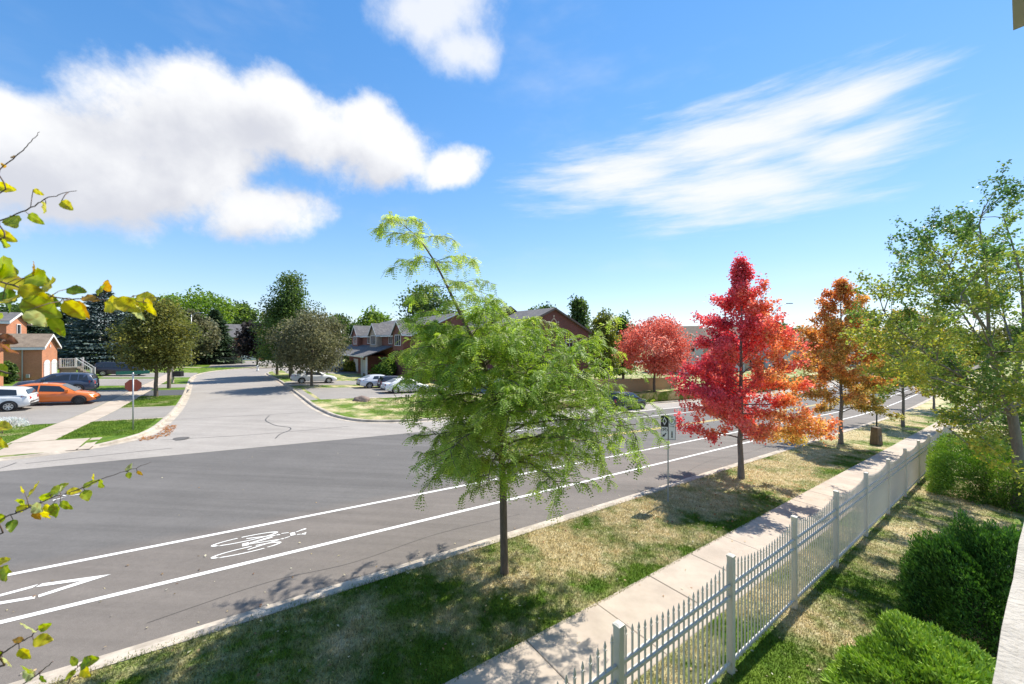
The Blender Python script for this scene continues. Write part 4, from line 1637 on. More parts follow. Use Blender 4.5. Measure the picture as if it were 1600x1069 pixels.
# ================================================================== WHITE FENCE
def white_fence():
    T = 2.68
    posts = [0.9, 3.45, 6.16, 8.86, 11.62, 14.5, 17.42, 20.4, 23.45, 26.4, 29.4, 32.4, 35.4]
    root = thing('picket_fence', 'white metal picket fence with spear tips between footway and lawn', 'fence', W(6.16, T, HL))
    inv = root.location

    def rel(p):
        return p - inv
    # post
    mb = MB()
    h = 1.78
    mb.box(-0.043, 0.043, -0.043, 0.043, -0.15, h)
    post_me = mb.mesh('post', M_POST)
    cp = MB()
    cp.box(-0.049, 0.049, -0.049, 0.049, h, h + 0.03)
    cp.hexa([(-0.047, -0.047, h + 0.03), (0.047, -0.047, h + 0.03), (0.047, 0.047, h + 0.03), (-0.047, 0.047, h + 0.03)],
            [(-0.02, -0.02, h + 0.042), (0.02, -0.02, h + 0.042), (0.02, 0.02, h + 0.042), (-0.02, 0.02, h + 0.042)])
    cap_me = cp.mesh('cap', M_POST)
    for s in posts:
        o = link('post', post_me, root, rel(W(s, T, HL)), (0, 0, ROAD_ANG))
        link('cap', cap_me, o)
    # picket of unit length: shaft and spear tip
    n_pick = 0
    meshes = {}

    def picket_mesh(hh):
        key = round(hh, 2)
        if key not in meshes:
            mb = MB()
            r = 0.0095
            mb.box(-r, r, -r, r, 0.10, hh)
            z = hh
            mb.hexa([(-.014, -.014, z), (.014, -.014, z), (.014, .014, z), (-.014, .014, z)], [(-.014, -.014, z + .012), (.014, -.014, z + .012), (.014, .014, z + .012), (-.014, .014, z + .012)])
            mb.hexa([(-.007, -.007, z + .012), (.007, -.007, z + .012), (.007, .007, z + .012), (-.007, .007, z + .012)],
                    [(-.017, -.008, z + .04), (.017, -.008, z + .04), (.017, .008, z + .04), (-.017, .008, z + .04)])
            mb.hexa([(-.017, -.008, z + .04), (.017, -.008, z + .04), (.017, .008, z + .04), (-.017, .008, z + .04)],
                    [(-.002, -.002, z + .105), (.002, -.002, z + .105), (.002, .002, z + .105), (-.002, .002, z + .105)])
            meshes[key] = mb.mesh('picket', M_FENCE)
        return meshes[key]
    for a, b in zip(posts[:-1], posts[1:]):
        np_ = 21
        n_show = np_ if a > 0 else 0
        for hz, th in ((1.36, 0.019), (1.18, 0.019), (0.17, 0.019)):
            mb = MB()
            seg = 4
            for q in range(seg):
                u0, u1 = a + 0.05 + (b - a - 0.1) * q / seg, a + 0.05 + (b - a - 0.1) * (q + 1) / seg
                dip = lambda u: 0.0
                mb.hexa([rel(W(u0, T - .02, HL + hz - th + dip(u0))), rel(W(u1, T - .02, HL + hz - th + dip(u1))), rel(W(u1, T + .02, HL + hz - th + dip(u1))), rel(W(u0, T + .02, HL + hz - th + dip(u0)))],
                        [rel(W(u0, T - .02, HL + hz + th + dip(u0))), rel(W(u1, T - .02, HL + hz + th + dip(u1))), rel(W(u1, T + .02, HL + hz + th + dip(u1))), rel(W(u0, T + .02, HL + hz + th + dip(u0)))])
            mb.build('rail', M_FENCE, root)
        for q in range(np_):
            f = (q + 1) / (np_ + 1)
            s = a + (b - a) * f
            hh = 1.50 + 0.17 * (abs(2 * f - 1)) ** 2.0
            link('picket', picket_mesh(hh), root, rel(W(s, T, HL)), (0, 0, ROAD_ANG))


white_fence()

# ================================================================== SIGNS, LAMPS AND SMALL STREET FURNITURE
def text_mesh(name, txt, size, m, parent, loc, rot):
    cu = bpy.data.curves.new(name, 'FONT')
    cu.body = txt
    cu.size = size
    cu.align_x = 'CENTER'
    cu.align_y = 'CENTER'
    cu.extrude = 0.001
    tmp = bpy.data.objects.new('tmp', cu)
    col.objects.link(tmp)
    bpy.context.view_layer.update()
    me = bpy.data.meshes.new_from_object(tmp)
    bpy.data.objects.remove(tmp)
    me.materials.clear()
    me.materials.append(m)
    return link(name, me, parent, loc, rot)


def plate(mb, pts2, y, th=0.004, mi=0):
    """flat plate in the local XZ plane, facing -Y"""
    n = len(pts2)
    mb.add([(x, y - th / 2, z) for x, z in pts2] + [(x, y + th / 2, z) for x, z in pts2],
           [tuple(range(n)), tuple(reversed(range(n, 2 * n)))] + [(i, i + n, (i + 1) % n + n, (i + 1) % n) for i in range(n)], mi)


# parking and bicycle lane sign (faces the traffic, seen at a slant)
b = W(11.74, 7.1, HL)
rt = thing('parking_sign', 'twin black and white parking and bicycle lane sign on a thin post', 'sign', b, rad(-14))
mb = MB()
mb.box(-0.022, 0.022, -0.022, 0.022, -0.2, 2.92)
mb.build('post', M_GALV, rt)
hb = 2.1
for x0, x1, nm in ((-0.232, -0.002, 'left'), (0.002, 0.232, 'right')):
    mb = MB()
    plate(mb, [(x0, hb), (x1, hb), (x1, hb + 0.8), (x0, hb + 0.8)], -0.03, 0.004)
    pl = mb.build('sign_plate', M_SIGNW, rt)
    cxm = (x0 + x1) / 2
    mb = MB()
    y = -0.0335
    e = 0.012
    for a in ((x0, x1, hb, hb + e), (x0, x1, hb + 0.8 - e, hb + 0.8), (x0, x0 + e, hb, hb + 0.8), (x1 - e, x1, hb, hb + 0.8)):
        plate(mb, [(a[0], a[2]), (a[1], a[2]), (a[1], a[3]), (a[0], a[3])], y, 0.001)
    if nm == 'left':
        plate(mb, [(x0, hb + 0.42), (x1, hb + 0.42), (x1, hb + 0.8), (x0, hb + 0.8)], y - 0.001, 0.001)
        mb.build('marking', M_SIGNK, pl)
        mw = MB()
        do = [(cxm, hb + 0.47), (cxm + 0.07, hb + 0.61), (cxm, hb + 0.75), (cxm - 0.07, hb + 0.61)]
        di = [(cxm, hb + 0.525), (cxm + 0.042, hb + 0.61), (cxm, hb + 0.695), (cxm - 0.042, hb + 0.61)]
        for i in range(4):
            j = (i + 1) % 4
            plate(mw, [do[i], do[j], di[j], di[i]], y - 0.003, 0.001)
        mw.build('diamond', M_SIGNW, pl)
        mk = MB()
        for wx in (-0.055, 0.055):
            n = 20
            for i in range(n):
                a0, a1 = 2 * math.pi * i / n, 2 * math.pi * (i + 1) / n
                plate(mk, [(cxm + wx + math.cos(a) * r, hb + 0.32 + math.sin(a) * r) for a, r in ((a0, 0.032), (a0, 0.044), (a1, 0.044), (a1, 0.032))], y, 0.001)
        for p, q in (((-0.055, 0.32), (-0.02, 0.385)), ((-0.02, 0.385), (0.04, 0.385)), ((0.04, 0.385), (0.055, 0.32)), ((-0.02, 0.385), (0.0, 0.32)), ((0.0, 0.32), (0.04, 0.385)), ((-0.055, 0.32), (0.0, 0.32))):
            dx, dz = q[0] - p[0], q[1] - p[1]
            l = math.hypot(dx, dz)
            nx, nz = -dz / l * 0.005, dx / l * 0.005
            plate(mk, [(cxm + p[0] + nx, hb + p[1] + nz), (cxm + p[0] - nx, hb + p[1] - nz), (cxm + q[0] - nx, hb + q[1] - nz), (cxm + q[0] + nx, hb + q[1] + nz)], y, 0.001)
        # slanting arrow
        plate(mk, [(cxm + 0.06, hb + 0.2), (cxm + 0.035, hb + 0.225), (cxm - 0.03, hb + 0.14), (cxm - 0.005, hb + 0.115)], y, 0.001)
        plate(mk, [(cxm - 0.075, hb + 0.08), (cxm + 0.025, hb + 0.105), (cxm - 0.05, hb + 0.18)], y, 0.001)
        mk.build('pictogram', M_SIGNK, pl)
    else:
        n = 28
        for i in range(n):
            a0, a1 = 2 * math.pi * i / n, 2 * math.pi * (i + 1) / n
            plate(mb, [(cxm + math.cos(a) * r, hb + 0.6 + math.sin(a) * r) for a, r in ((a0, 0.078), (a0, 0.095), (a1, 0.095), (a1, 0.078))], y, 0.001)
        plate(mb, [(cxm - 0.022, hb + 0.07), (cxm + 0.022, hb + 0.07), (cxm + 0.016, hb + 0.17), (cxm - 0.016, hb + 0.17)], y, 0.001)
        plate(mb, [(cxm - 0.022, hb + 0.17), (cxm + 0.022, hb + 0.17), (cxm + 0.012, hb + 0.29), (cxm - 0.012, hb + 0.29)], y - 0.0005, 0.001)
        mb.build('marking', M_SIGNK, pl)
        text_mesh('lettering', 'P', 0.15, M_SIGNK, pl, (cxm, y - 0.001, hb + 0.6), (rad(90), 0, 0))
        text_mesh('lettering', '3 HR', 0.075, M_SIGNK, pl, (cxm, y - 0.001, hb + 0.44), (rad(90), 0, 0))

# stop sign with street name blade, seen from behind
b = W(-4.15, 27.05, HL)
ss = thing('stop_sign', 'octagonal stop sign seen from behind with green street name blade', 'sign', b, ROAD_ANG)
mb = MB()
mb.tube([(0, 0, -0.2), (0, 0, 2.95)], [0.032, 0.032], 10)
mb.build('post', M_GALV, ss, True)
mb = MB()
rr = 0.335
oc = [(rr * math.cos(rad(22.5 + 45 * k)), 2.28 + rr * math.sin(rad(22.5 + 45 * k))) for k in range(8)]
plate(mb, oc, 0.045, 0.004)
sp_ = mb.build('octagon', M_STOP, ss)
text_mesh('lettering', 'STOP', 0.21, M_SIGNW, sp_, (0, 0.049, 2.28), (rad(90), 0, rad(180)))
mb = MB()
plate(mb, [(-0.62, 2.86), (0.62, 2.86), (0.62, 3.03), (-0.62, 3.03)], 0.0, 0.006)
mb.build('street_name_blade', M_SIGNG, ss)
mb = MB()
mb.box(-0.05, 0.05, -0.03, 0.03, 2.80, 2.9)
mb.build('bracket', M_GALV, ss)


def street_lamp(label, px, depth, top_py, arm_dx, rise):
    b, s, t = px_ground(px, depth)
    H = EYE + (HY - top_py) / F * depth - b.z
    rt = thing('street_lamp', label, 'lamp post', b)
    mb = MB()
    mb.tube([(0, 0, -0.2), (0, 0, H * 0.5), (0, 0, H)], [0.10, 0.08, 0.06], 10)
    mb.build('pole', M_GALV, rt, True)
    mb = MB()
    sg = 1 if arm_dx > 0 else -1
    mb.tube([(0, 0, H - 0.35), (0.3 * arm_dx, 0, H - 0.05 + rise * 0.45), (0.65 * arm_dx, 0, H + rise * 0.85), (arm_dx, 0, H + rise)], [0.04, 0.035, 0.03, 0.03], 8)
    mb.build('arm', M_GALV, rt, True)
    mb = MB()
    x0 = arm_dx - 0.1 * sg
    mb.hexa([(x0, -0.1, H + rise - 0.05), (x0 + 0.75 * sg, -0.14, H + rise - 0.03), (x0 + 0.75 * sg, 0.14, H + rise - 0.03), (x0, 0.1, H + rise - 0.05)][::sg],
            [(x0, -0.06, H + rise + 0.06), (x0 + 0.7 * sg, -0.08, H + rise + 0.07), (x0 + 0.7 * sg, 0.08, H + rise + 0.07), (x0, 0.06, H + rise + 0.06)][::sg])
    mb.build('lamp_head', M_GALV, rt)


street_lamp('tall grey street lamp with curved arm right of the red maple', 1203, 46, 493, 2.1, 1.45)
street_lamp('grey street lamp among the spruces at the end of the side street', 299, 70, 492, 1.6, 0.4)

# brown pedestal on the verge
b = W(32.6, 5.55, HL)
rt = thing('utility_pedestal', 'short brown utility pedestal on the verge between maples', 'pedestal', b, ROAD_ANG - 0.3)
mb = MB()
mb.hexa([(-.27, -.22, -.1), (.27, -.22, -.1), (.27, .22, -.1), (-.27, .22, -.1)], [(-.19, -.17, 1.02), (.19, -.17, 1.02), (.19, .17, 1.02), (-.19, .17, 1.02)])
mb.build('body', M_STUMP, rt)
mb = MB()
mb.hexa([(-.22, -.2, 1.02), (.22, -.2, 1.02), (.22, .2, 1.02), (-.22, .2, 1.02)], [(-.17, -.15, 1.1), (.17, -.15, 1.1), (.17, .15, 1.1), (-.17, .15, 1.1)])
mb.build('lid', M_STUMP, rt)
mb = MB()
mb.box(-0.1, 0.1, -0.225, -0.2, 0.25, 0.6)
mb.build('plate', M_IRON, rt)

# dark sign post farther along
b = W(41.9, 7.1, HL)
rt = thing('sign_post', 'thin dark sign post at the kerb behind the brown pedestal', 'sign post', b, rad(-20))
mb = MB()
mb.tube([(0, 0, -0.2), (0, 0, 2.9)], [0.05, 0.05], 8)
mb.build('post', M_DARKPOST, rt, True)
mb = MB()
plate(mb, [(-0.23, 2.1), (0.23, 2.1), (0.23, 2.85), (-0.23, 2.85)], -0.06, 0.004)
mb.build('sign_plate', M_SIGNW, rt)

# community mailbox and post by the left kerb
b = W(-5.6, 57.5, HL)
rt = thing('mailbox', 'dark mailbox on a pale post by the left side of the street', 'mailbox', b, ROAD_ANG - 0.6)
mb = MB()
mb.box(-0.09, 0.09, -0.09, 0.09, -0.1, 1.75)
mb.build('post', M_KERB, rt)
mb = MB()
mb.box(0.14, 1.05, -0.22, 0.22, 0.75, 1.35)
mb.build('box', M_BLACK, rt)
mb = MB()
mb.box(0.09, 0.14, -0.05, 0.05, 0.9, 1.2)
mb.build('bracket', M_IRON, rt)

# hydrant by the bend
b = W(3.2, 75.8, HL)
rt = thing('fire_hydrant', 'small pale fire hydrant at the bend of the side street', 'hydrant', b)
mb = MB()
mb.tube([(0, 0, -0.1), (0, 0, 0.08), (0, 0, 0.09), (0, 0, 0.6), (0, 0, 0.62), (0, 0, 0.7), (0, 0, 0.85)], [0.19, 0.19, 0.13, 0.13, 0.18, 0.17, 0.05], 12)
mb.build('barrel', M_TRIM, rt, True)
mb = MB()
mb.tube([(-0.24, 0, 0.5), (0.24, 0, 0.5)], [0.07, 0.07], 10)
mb.build('outlet', M_TRIM, rt, True)

# boulder on the right-hand lawn
def boulder(label, s, t, r, seed, m=None):
    rng = np.random.default_rng(seed)
    bm = bmesh.new()
    bmesh.ops.create_icosphere(bm, subdivisions=3, radius=1)
    for v in bm.verts:
        k = 1 + 0.16 * math.sin(v.co.x * 3 + seed) * math.cos(v.co.y * 4) + 0.1 * math.sin(v.co.z * 7 + v.co.x * 5)
        v.co = Vector((v.co.x * r * 1.5 * k, v.co.y * r * k, max(-0.3, v.co.z) * r * 0.75 * k))
    me = bpy.data.meshes.new('boulder')
    bm.to_mesh(me)
    bm.free()
    me.materials.append(m or M_ROCK)
    me.polygons.foreach_set('use_smooth', [True] * len(me.polygons))
    o = link('boulder', me, None, W(s, t, HL))
    return tag(o, label, 'rock')


boulder('reddish boulder on the lawn beside the right-hand driveway', 8.6, 33.0, 0.5, 2)

# ================================================================== CEDAR FENCE
cf = thing('cedar_fence', 'orange-brown cedar board fence across the road behind the salmon tree', 'fence', W(45, 31.5, HL))
org = cf.location.copy()
mb = MB()
mb.box(-0.068, 0.068, -0.011, 0.011, 0.05, 1.72)
board_me = mb.mesh('board', M_WOOD)
mbp = MB()
mbp.box(-0.06, 0.06, -0.06, 0.06, -0.2, 1.86)
post_me = mbp.mesh('post', M_WOOD)
s = 36.0
k = 0
while s < 54.6:
    o = link('board', board_me, cf, W(s, 31.5, HL + 0.012 * math.sin(k * 2.7)) - org, (0, 0, ROAD_ANG))
    s += 0.145
    k += 1
s = 36.0
while s < 54.7:
    link('post', post_me, cf, W(s, 31.58, HL) - org, (0, 0, ROAD_ANG))
    s += 2.4
for hz in (0.35, 1.5, 1.76):
    mb = MB()
    for q in range(10):
        u0, u1 = 36 + 18.6 * q / 10, 36 + 18.6 * (q + 1) / 10
        a = 0.03 if hz < 1.7 else 0.02
        t0, t1 = (31.515, 31.56) if hz < 1.7 else (31.44, 31.58)
        mb.hexa([W(u0, t0, HL + hz - a) - org, W(u1, t0, HL + hz - a) - org, W(u1, t1, HL + hz - a) - org, W(u0, t1, HL + hz - a) - org],
                [W(u0, t0, HL + hz + a) - org, W(u1, t0, HL + hz + a) - org, W(u1, t1, HL + hz + a) - org, W(u0, t1, HL + hz + a) - org])
    mb.build('rail', M_WOOD, cf)

# dark iron fence at the end of the street
cf = thing('iron_fence', 'low dark iron fence beside the street-end house', 'fence', W(-6, 100, HL))
org = cf.location.copy()
for k in range(13):
    s = -16 + k * 1.45
    mb = MB()
    p = W(s, 100, HL) - org
    mb.box(p.x - 0.06, p.x + 0.06, p.y - 0.06, p.y + 0.06, p.z - 0.1, p.z + 1.5)
    mb.build('post', M_DARKPOST, cf)
for k in range(12):
    for j in range(11):
        s = -16 + k * 1.45 + 0.12 + j * 0.12
        p = W(s, 100, HL) - org
        if k == 0 and j == 0:
            mb = MB()
            mb.box(-0.012, 0.012, -0.012, 0.012, 0.08, 1.4)
            bar_me = mb.mesh('bar', M_DARKPOST)
        link('bar', bar_me, cf, p)
for hz in (0.15, 1.3):
    mb = MB()
    a, b_ = W(-16, 100, HL + hz) - org, W(1.4, 100, HL + hz) - org
    mb.tube([a, b_], [0.03, 0.03], 4)
    mb.build('rail', M_DARKPOST, cf)


# ================================================================== HOUSES (all in along/across coordinates, absolute heights)
def st_root(name, label, s, t, cat='house'):
    r = thing(name, label, cat, W(s, t, 0))
    return r


def rel_build(mb, name, m, root, parent=None, smooth_=False):
    """vertices given in world; stored relative to the thing's base"""
    o = Vector(root.location)
    mb.v = [tuple(Vector(v) - o) for v in mb.v]
    return mb.build(name, m, parent or root, smooth_)


def gable(root, s0, s1, t0, t1, zb, ze, zr, ridge, wall_m, roof_m, over=0.3, wall=True, trim=True, trim_m=None):
    """walls with two gables and a pitched roof; ridge along 's' or 't'"""
    if wall:
        mb = MB()
        mb.stbox(s0, s1, t0, t1, zb, ze)
        if ridge == 's':
            tm = (t0 + t1) / 2
            for s in (s0, s1):
                q = 0.001 if s == s0 else -0.001
                mb.add([WZ(s + q, t0, ze), WZ(s + q, t1, ze), WZ(s + q, tm, zr)], [(0, 1, 2)])
        else:
            sm_ = (s0 + s1) / 2
            for t in (t0, t1):
                q = 0.001 if t == t0 else -0.001
                mb.add([WZ(s0, t + q, ze), WZ(s1, t + q, ze), WZ(sm_, t + q, zr)], [(0, 1, 2)])
        rel_build(mb, 'wall', wall_m, root)
    th = 0.16
    mb = MB()
    tr = MB()
    if ridge == 's':
        tm = (t0 + t1) / 2
        sl_ = (zr - ze) / (tm - t0)
        for sg, te in ((-1, t0), (1, t1)):
            tE, zE = te + sg * over, ze - over * sl_
            lo = [(s0 - over, tE, zE), (s1 + over, tE, zE), (s1 + over, tm, zr), (s0 - over, tm, zr)]
            mb.hexa([WZ(*p) + Vector((0, 0, 0.02)) for p in lo], [WZ(*p) + Vector((0, 0, 0.02 + th)) for p in lo])
            # eave board and verge boards
            tr.hexa([WZ(s0 - over - .03, tE + sg * .03, zE - .12), WZ(s1 + over + .03, tE + sg * .03, zE - .12), WZ(s1 + over + .03, tE - sg * .02, zE - .12), WZ(s0 - over - .03, tE - sg * .02, zE - .12)],
                    [WZ(s0 - over - .03, tE + sg * .03, zE + .13), WZ(s1 + over + .03, tE + sg * .03, zE + .13), WZ(s1 + over + .03, tE - sg * .02, zE + .13), WZ(s0 - over - .03, tE - sg * .02, zE + .13)])
            for se, q in ((s0 - over, -1), (s1 + over, 1)):
                a, b = (tE, zE), (tm, zr)
                tr.hexa([WZ(se, a[0], a[1] - .08), WZ(se + q * .04, a[0], a[1] - .08), WZ(se + q * .04, b[0], b[1] - .08), WZ(se, b[0], b[1] - .08)],
                        [WZ(se, a[0], a[1] + .15), WZ(se + q * .04, a[0], a[1] + .15), WZ(se + q * .04, b[0], b[1] + .15), WZ(se, b[0], b[1] + .15)])
    else:
        sm_ = (s0 + s1) / 2
        sl_ = (zr - ze) / (sm_ - s0)
        for sg, se in ((-1, s0), (1, s1)):
            sE, zE = se + sg * over, ze - over * sl_
            lo = [(sE, t0 - over, zE), (sE, t1 + over, zE), (sm_, t1 + over, zr), (sm_, t0 - over, zr)]
            mb.hexa([WZ(*p) + Vector((0, 0, 0.02)) for p in lo], [WZ(*p) + Vector((0, 0, 0.02 + th)) for p in lo])
            tr.hexa([WZ(sE + sg * .03, t0 - over - .03, zE - .12), WZ(sE - sg * .02, t0 - over - .03, zE - .12), WZ(sE - sg * .02, t1 + over + .03, zE - .12), WZ(sE + sg * .03, t1 + over + .03, zE - .12)],
                    [WZ(sE + sg * .03, t0 - over - .03, zE + .13), WZ(sE - sg * .02, t0 - over - .03, zE + .13), WZ(sE - sg * .02, t1 + over + .03, zE + .13), WZ(sE + sg * .03, t1 + over + .03, zE + .13)])
            for te, q in ((t0 - over, -1), (t1 + over, 1)):
                tr.hexa([WZ(sE, te, zE - .08), WZ(sE, te + q * .04, zE - .08), WZ(sm_, te + q * .04, zr - .08), WZ(sm_, te, zr - .08)],
                        [WZ(sE, te, zE + .15), WZ(sE, te + q * .04, zE + .15), WZ(sm_, te + q * .04, zr + .15), WZ(sm_, te, zr + .15)])
    ro = rel_build(mb, 'roof', roof_m, root)
    if trim:
        rel_build(tr, 'fascia', trim_m or M_TRIM, root, ro)
    return ro


def shed(root, s0, s1, t0, t1, z_out, z_in, roof_m, side='s'):
    """lean-to roof sloping down towards -s"""
    mb = MB()
    lo = [(s0, t0, z_out), (s1, t0, z_in), (s1, t1, z_in), (s0, t1, z_out)]
    mb.hexa([WZ(*p) for p in lo], [WZ(p[0], p[1], p[2] + 0.16) for p in lo])
    ro = rel_build(mb, 'porch_roof', roof_m, root)
    mb = MB()
    mb.stbox(s0 - 0.05, s0 - 0.002, t0, t1, z_out - 0.06, z_out + 0.14)
    rel_build(mb, 'fascia', M_TRIM, root, ro)


def opening(root, face, c, a0, a1, z0, z1, kind='window', mull=1, arch=False, frame_m=None):
    """window, door or garage door on a wall plane. face 's+','s-','t-' tells which way the wall looks; c = plane coordinate"""
    fm = frame_m or M_TRIM
    sg = 1 if face[1] == '+' else -1

    def bx(mb, u0, u1, y0, y1, d0, d1):
        lo, hi = sorted((c + sg * d0, c + sg * d1))
        if face[0] == 's':
            mb.stbox(lo, hi, u0, u1, y0, y1)
        else:
            mb.stbox(u0, u1, lo, hi, y0, y1)
    w = 0.09
    mb = MB()
    if kind == 'garage':
        bx(mb, a0, a1, z0, z1, 0.004, 0.03)
        o = rel_build(mb, 'garage_door', M_TRIM, root)
        n = 4
        for i in range(n):
            p = MB()
            hz = (z1 - z0) / n
            for j in range(3):
                wd = (a1 - a0) / 3
                bx(p, a0 + j * wd + 0.06, a0 + (j + 1) * wd - 0.06, z0 + i * hz + 0.05, z0 + (i + 1) * hz - 0.05, 0.031, 0.042)
            rel_build(p, 'panel', M_TRIM, root, o)
        f = MB()
        bx(f, a0 - 0.1, a0, z0, z1 + 0.1, 0.004, 0.07)
        bx(f, a1, a1 + 0.1, z0, z1 + 0.1, 0.004, 0.07)
        bx(f, a0, a1, z1, z1 + 0.1, 0.004, 0.07)
        rel_build(f, 'frame', M_TRIM, root, o)
        if arch:
            n = 8
            am = (a0 + a1) / 2
            rr_ = (a1 - a0) / 2 + 0.1
            ah = MB()
            for i in range(n):
                b0, b1 = math.pi * i / n, math.pi * (i + 1) / n
                u0, u1 = am + rr_ * math.cos(b0), am + rr_ * math.cos(b1)
                h0, h1 = z1 + 0.1 + rr_ * 0.42 * math.sin(b0), z1 + 0.1 + rr_ * 0.42 * math.sin(b1)
                y_ = c + sg * 0.06
                pts = [(u0, z1 + 0.1), (u0, h0), (u1, h1), (u1, z1 + 0.1)]
                ah.add([WZ(y_, u, z) if face[0] == 's' else WZ(u, y_, z) for u, z in pts], [(0, 1, 2, 3)])
            rel_build(ah, 'arch', M_TRIM, root, o)
        return o
    if kind == 'door':
        bx(mb, a0, a1, z0, z1, 0.004, 0.05)
        o = rel_build(mb, 'door', M_DECK, root)
        f = MB()
        bx(f, a0 - 0.08, a0, z0, z1 + 0.08, 0.004, 0.08)
        bx(f, a1, a1 + 0.08, z0, z1 + 0.08, 0.004, 0.08)
        bx(f, a0, a1, z1, z1 + 0.08, 0.004, 0.08)
        rel_build(f, 'frame', fm, root, o)
        return o
    bx(mb, a0, a1, z0, z1, 0.004, 0.03)
    o = rel_build(mb, 'window', M_GLASS, root)
    f = MB()
    bx(f, a0 - w, a0, z0 - w, z1 + w, 0.004, 0.08)
    bx(f, a1, a1 + w, z0 - w, z1 + w, 0.004, 0.08)
    bx(f, a0, a1, z1, z1 + w, 0.004, 0.08)
    bx(f, a0, a1, z0 - w, z0, 0.004, 0.10)
    for k in range(1, mull + 1):
        m_ = a0 + (a1 - a0) * k / (mull + 1)
        bx(f, m_ - 0.03, m_ + 0.03, z0, z1, 0.031, 0.06)
    rel_build(f, 'frame', fm, root, o)
    return o


def left_house():
    r = st_root('brick_house', 'orange brick house with arched white garage doors and white-railed porch', -18, 63)
    zb = EYE - 4.75
    zg = G(-16.3, 63) + HL
    # garage wing, gable towards the street
    gable(r, -27, -16.3, 61.5, 65.75, zb, EYE - 0.72, EYE + 0.55, 's', M_BRICK_O, M_ROOF_B, 0.25)
    gable(r, -26, -17.6, 65.76, 69.6, zb, EYE - 0.72, EYE + 0.5, 's', M_BRICK_O, M_ROOF_B, 0.24)
    opening(r, 's+', -16.3, 61.95, 63.35, zg, zg + 1.75, 'garage', arch=True)
    opening(r, 's+', -16.3, 63.95, 65.35, zg, zg + 1.75, 'garage', arch=True)
    mb = MB()
    for dz in (0, 1):
        mb.stbox(-16.29, -16.24, 63.5 + 0.0, 63.75, EYE - 0.75 + dz * 0.16, EYE - 0.65 + dz * 0.16)
    rel_build(mb, 'ornament', M_TRIM, r)
    # taller block behind
    gable(r, -33, -19.5, 64.3, 69.2, zb, EYE + 2.0, EYE + 2.95, 's', M_BRICK_O, M_ROOF, 0.3)
    opening(r, 's+', -19.5, 66.6, 67.4, EYE + 0.72, EYE + 1.75, mull=0)
    # downpipe, meter, flue on the shaded wall
    mb = MB()
    p = [WZ(-17.6, 61.42, EYE - 0.75), WZ(-17.6, 61.42, zg + 0.1)]
    mb.tube(p, [0.05, 0.05], 6)
    rel_build(mb, 'downpipe', M_BEIGE, r)
    mb = MB()
    mb.stbox(-19.0, -18.5, 61.3, 61.49, zg + 0.9, zg + 1.7)
    mb.stbox(-18.8, -18.7, 61.3, 61.49, zg - 0.1, zg + 0.9)
    rel_build(mb, 'meter_box', M_GALV, r)
    mb = MB()
    for q, (ds, rr_) in enumerate(((-18.1, 0.14), (-17.2, 0.11), (-19.6, 0.25))):
        mb.stbox(ds - rr_, ds + rr_, 61.2, 61.48, zg + 0.2 + 0.2 * q, zg + 0.55 + 0.2 * q)
    rel_build(mb, 'meter', M_GALV, r)
    # porch deck
    zd = zg + 1.12
    mb = MB()
    mb.stbox(-16.25, -14.8, 65.9, 68.6, zd - 0.16, zd)
    mb.stbox(-16.2, -14.9, 66.0, 66.06, zg - 0.2, zd - 0.161)
    rel_build(mb, 'porch_deck', M_DECK, r)
    for s_, t_ in ((-16.15, 65.95), (-14.9, 65.95), (-14.9, 68.5), (-13.7, 66.0), (-13.7, 67.4)):
        mb = MB()
        lowp = s_ > -14
        mb.stbox(s_ - .07, s_ + .07, t_ - .07, t_ + .07, (zg if lowp else zd) - (.3 if lowp else 0), (zg + 1.0) if lowp else zd + 1.1)
        rel_build(mb, 'porch_post', M_TRIM, r)
    for k in range(8):
        mb = MB()
        s_ = -16.02 + k * 0.145
        mb.stbox(s_ - .02, s_ + .02, 65.93, 65.97, zd + .08, zd + .98)
        rel_build(mb, 'baluster', M_TRIM, r)
    mb = MB()
    mb.stbox(-16.08, -14.97, 65.91, 65.99, zd + .98, zd + 1.05)
    mb.stbox(-16.08, -14.97, 65.91, 65.99, zd + .04, zd + .1)
    rel_build(mb, 'handrail', M_TRIM, r)
    mb = MB()
    for t_ in (66.0, 67.4):
        a, b = WZ(-14.9, t_, zd + 1.0), WZ(-13.7, t_, zg + 0.95)
        mb.tube([a, b], [.05, .05], 4)
        for k in range(1, 8):
            p = a.lerp(b, k / 8)
            mb.tube([p, p - Vector((0, 0, 0.85))], [.02, .02], 4)
    rel_build(mb, 'stair_rail', M_TRIM, r)
    for k in range(5):
        mb = MB()
        mb.stbox(-14.8 + k * 0.22, -14.581 + k * 0.22, 66.1, 67.3, zg - 0.2, zd - 0.22 * (k + 1) + 0.04)
        rel_build(mb, 'step', M_DECK, r)


left_house()

r = st_root('brick_garage', 'sliver of orange brick wall at the left edge of the picture', -20, 50)
gable(r, -24, -15.9, 46.2, 51.9, EYE - 4.75, EYE - 0.55, EYE + 0.6, 's', M_BRICK_O, M_ROOF_B, 0.22)
opening(r, 's+', -15.9, 47.2, 50.6, G(-15.9, 49) + HL, G(-15.9, 49) + HL + 2.0, 'garage')


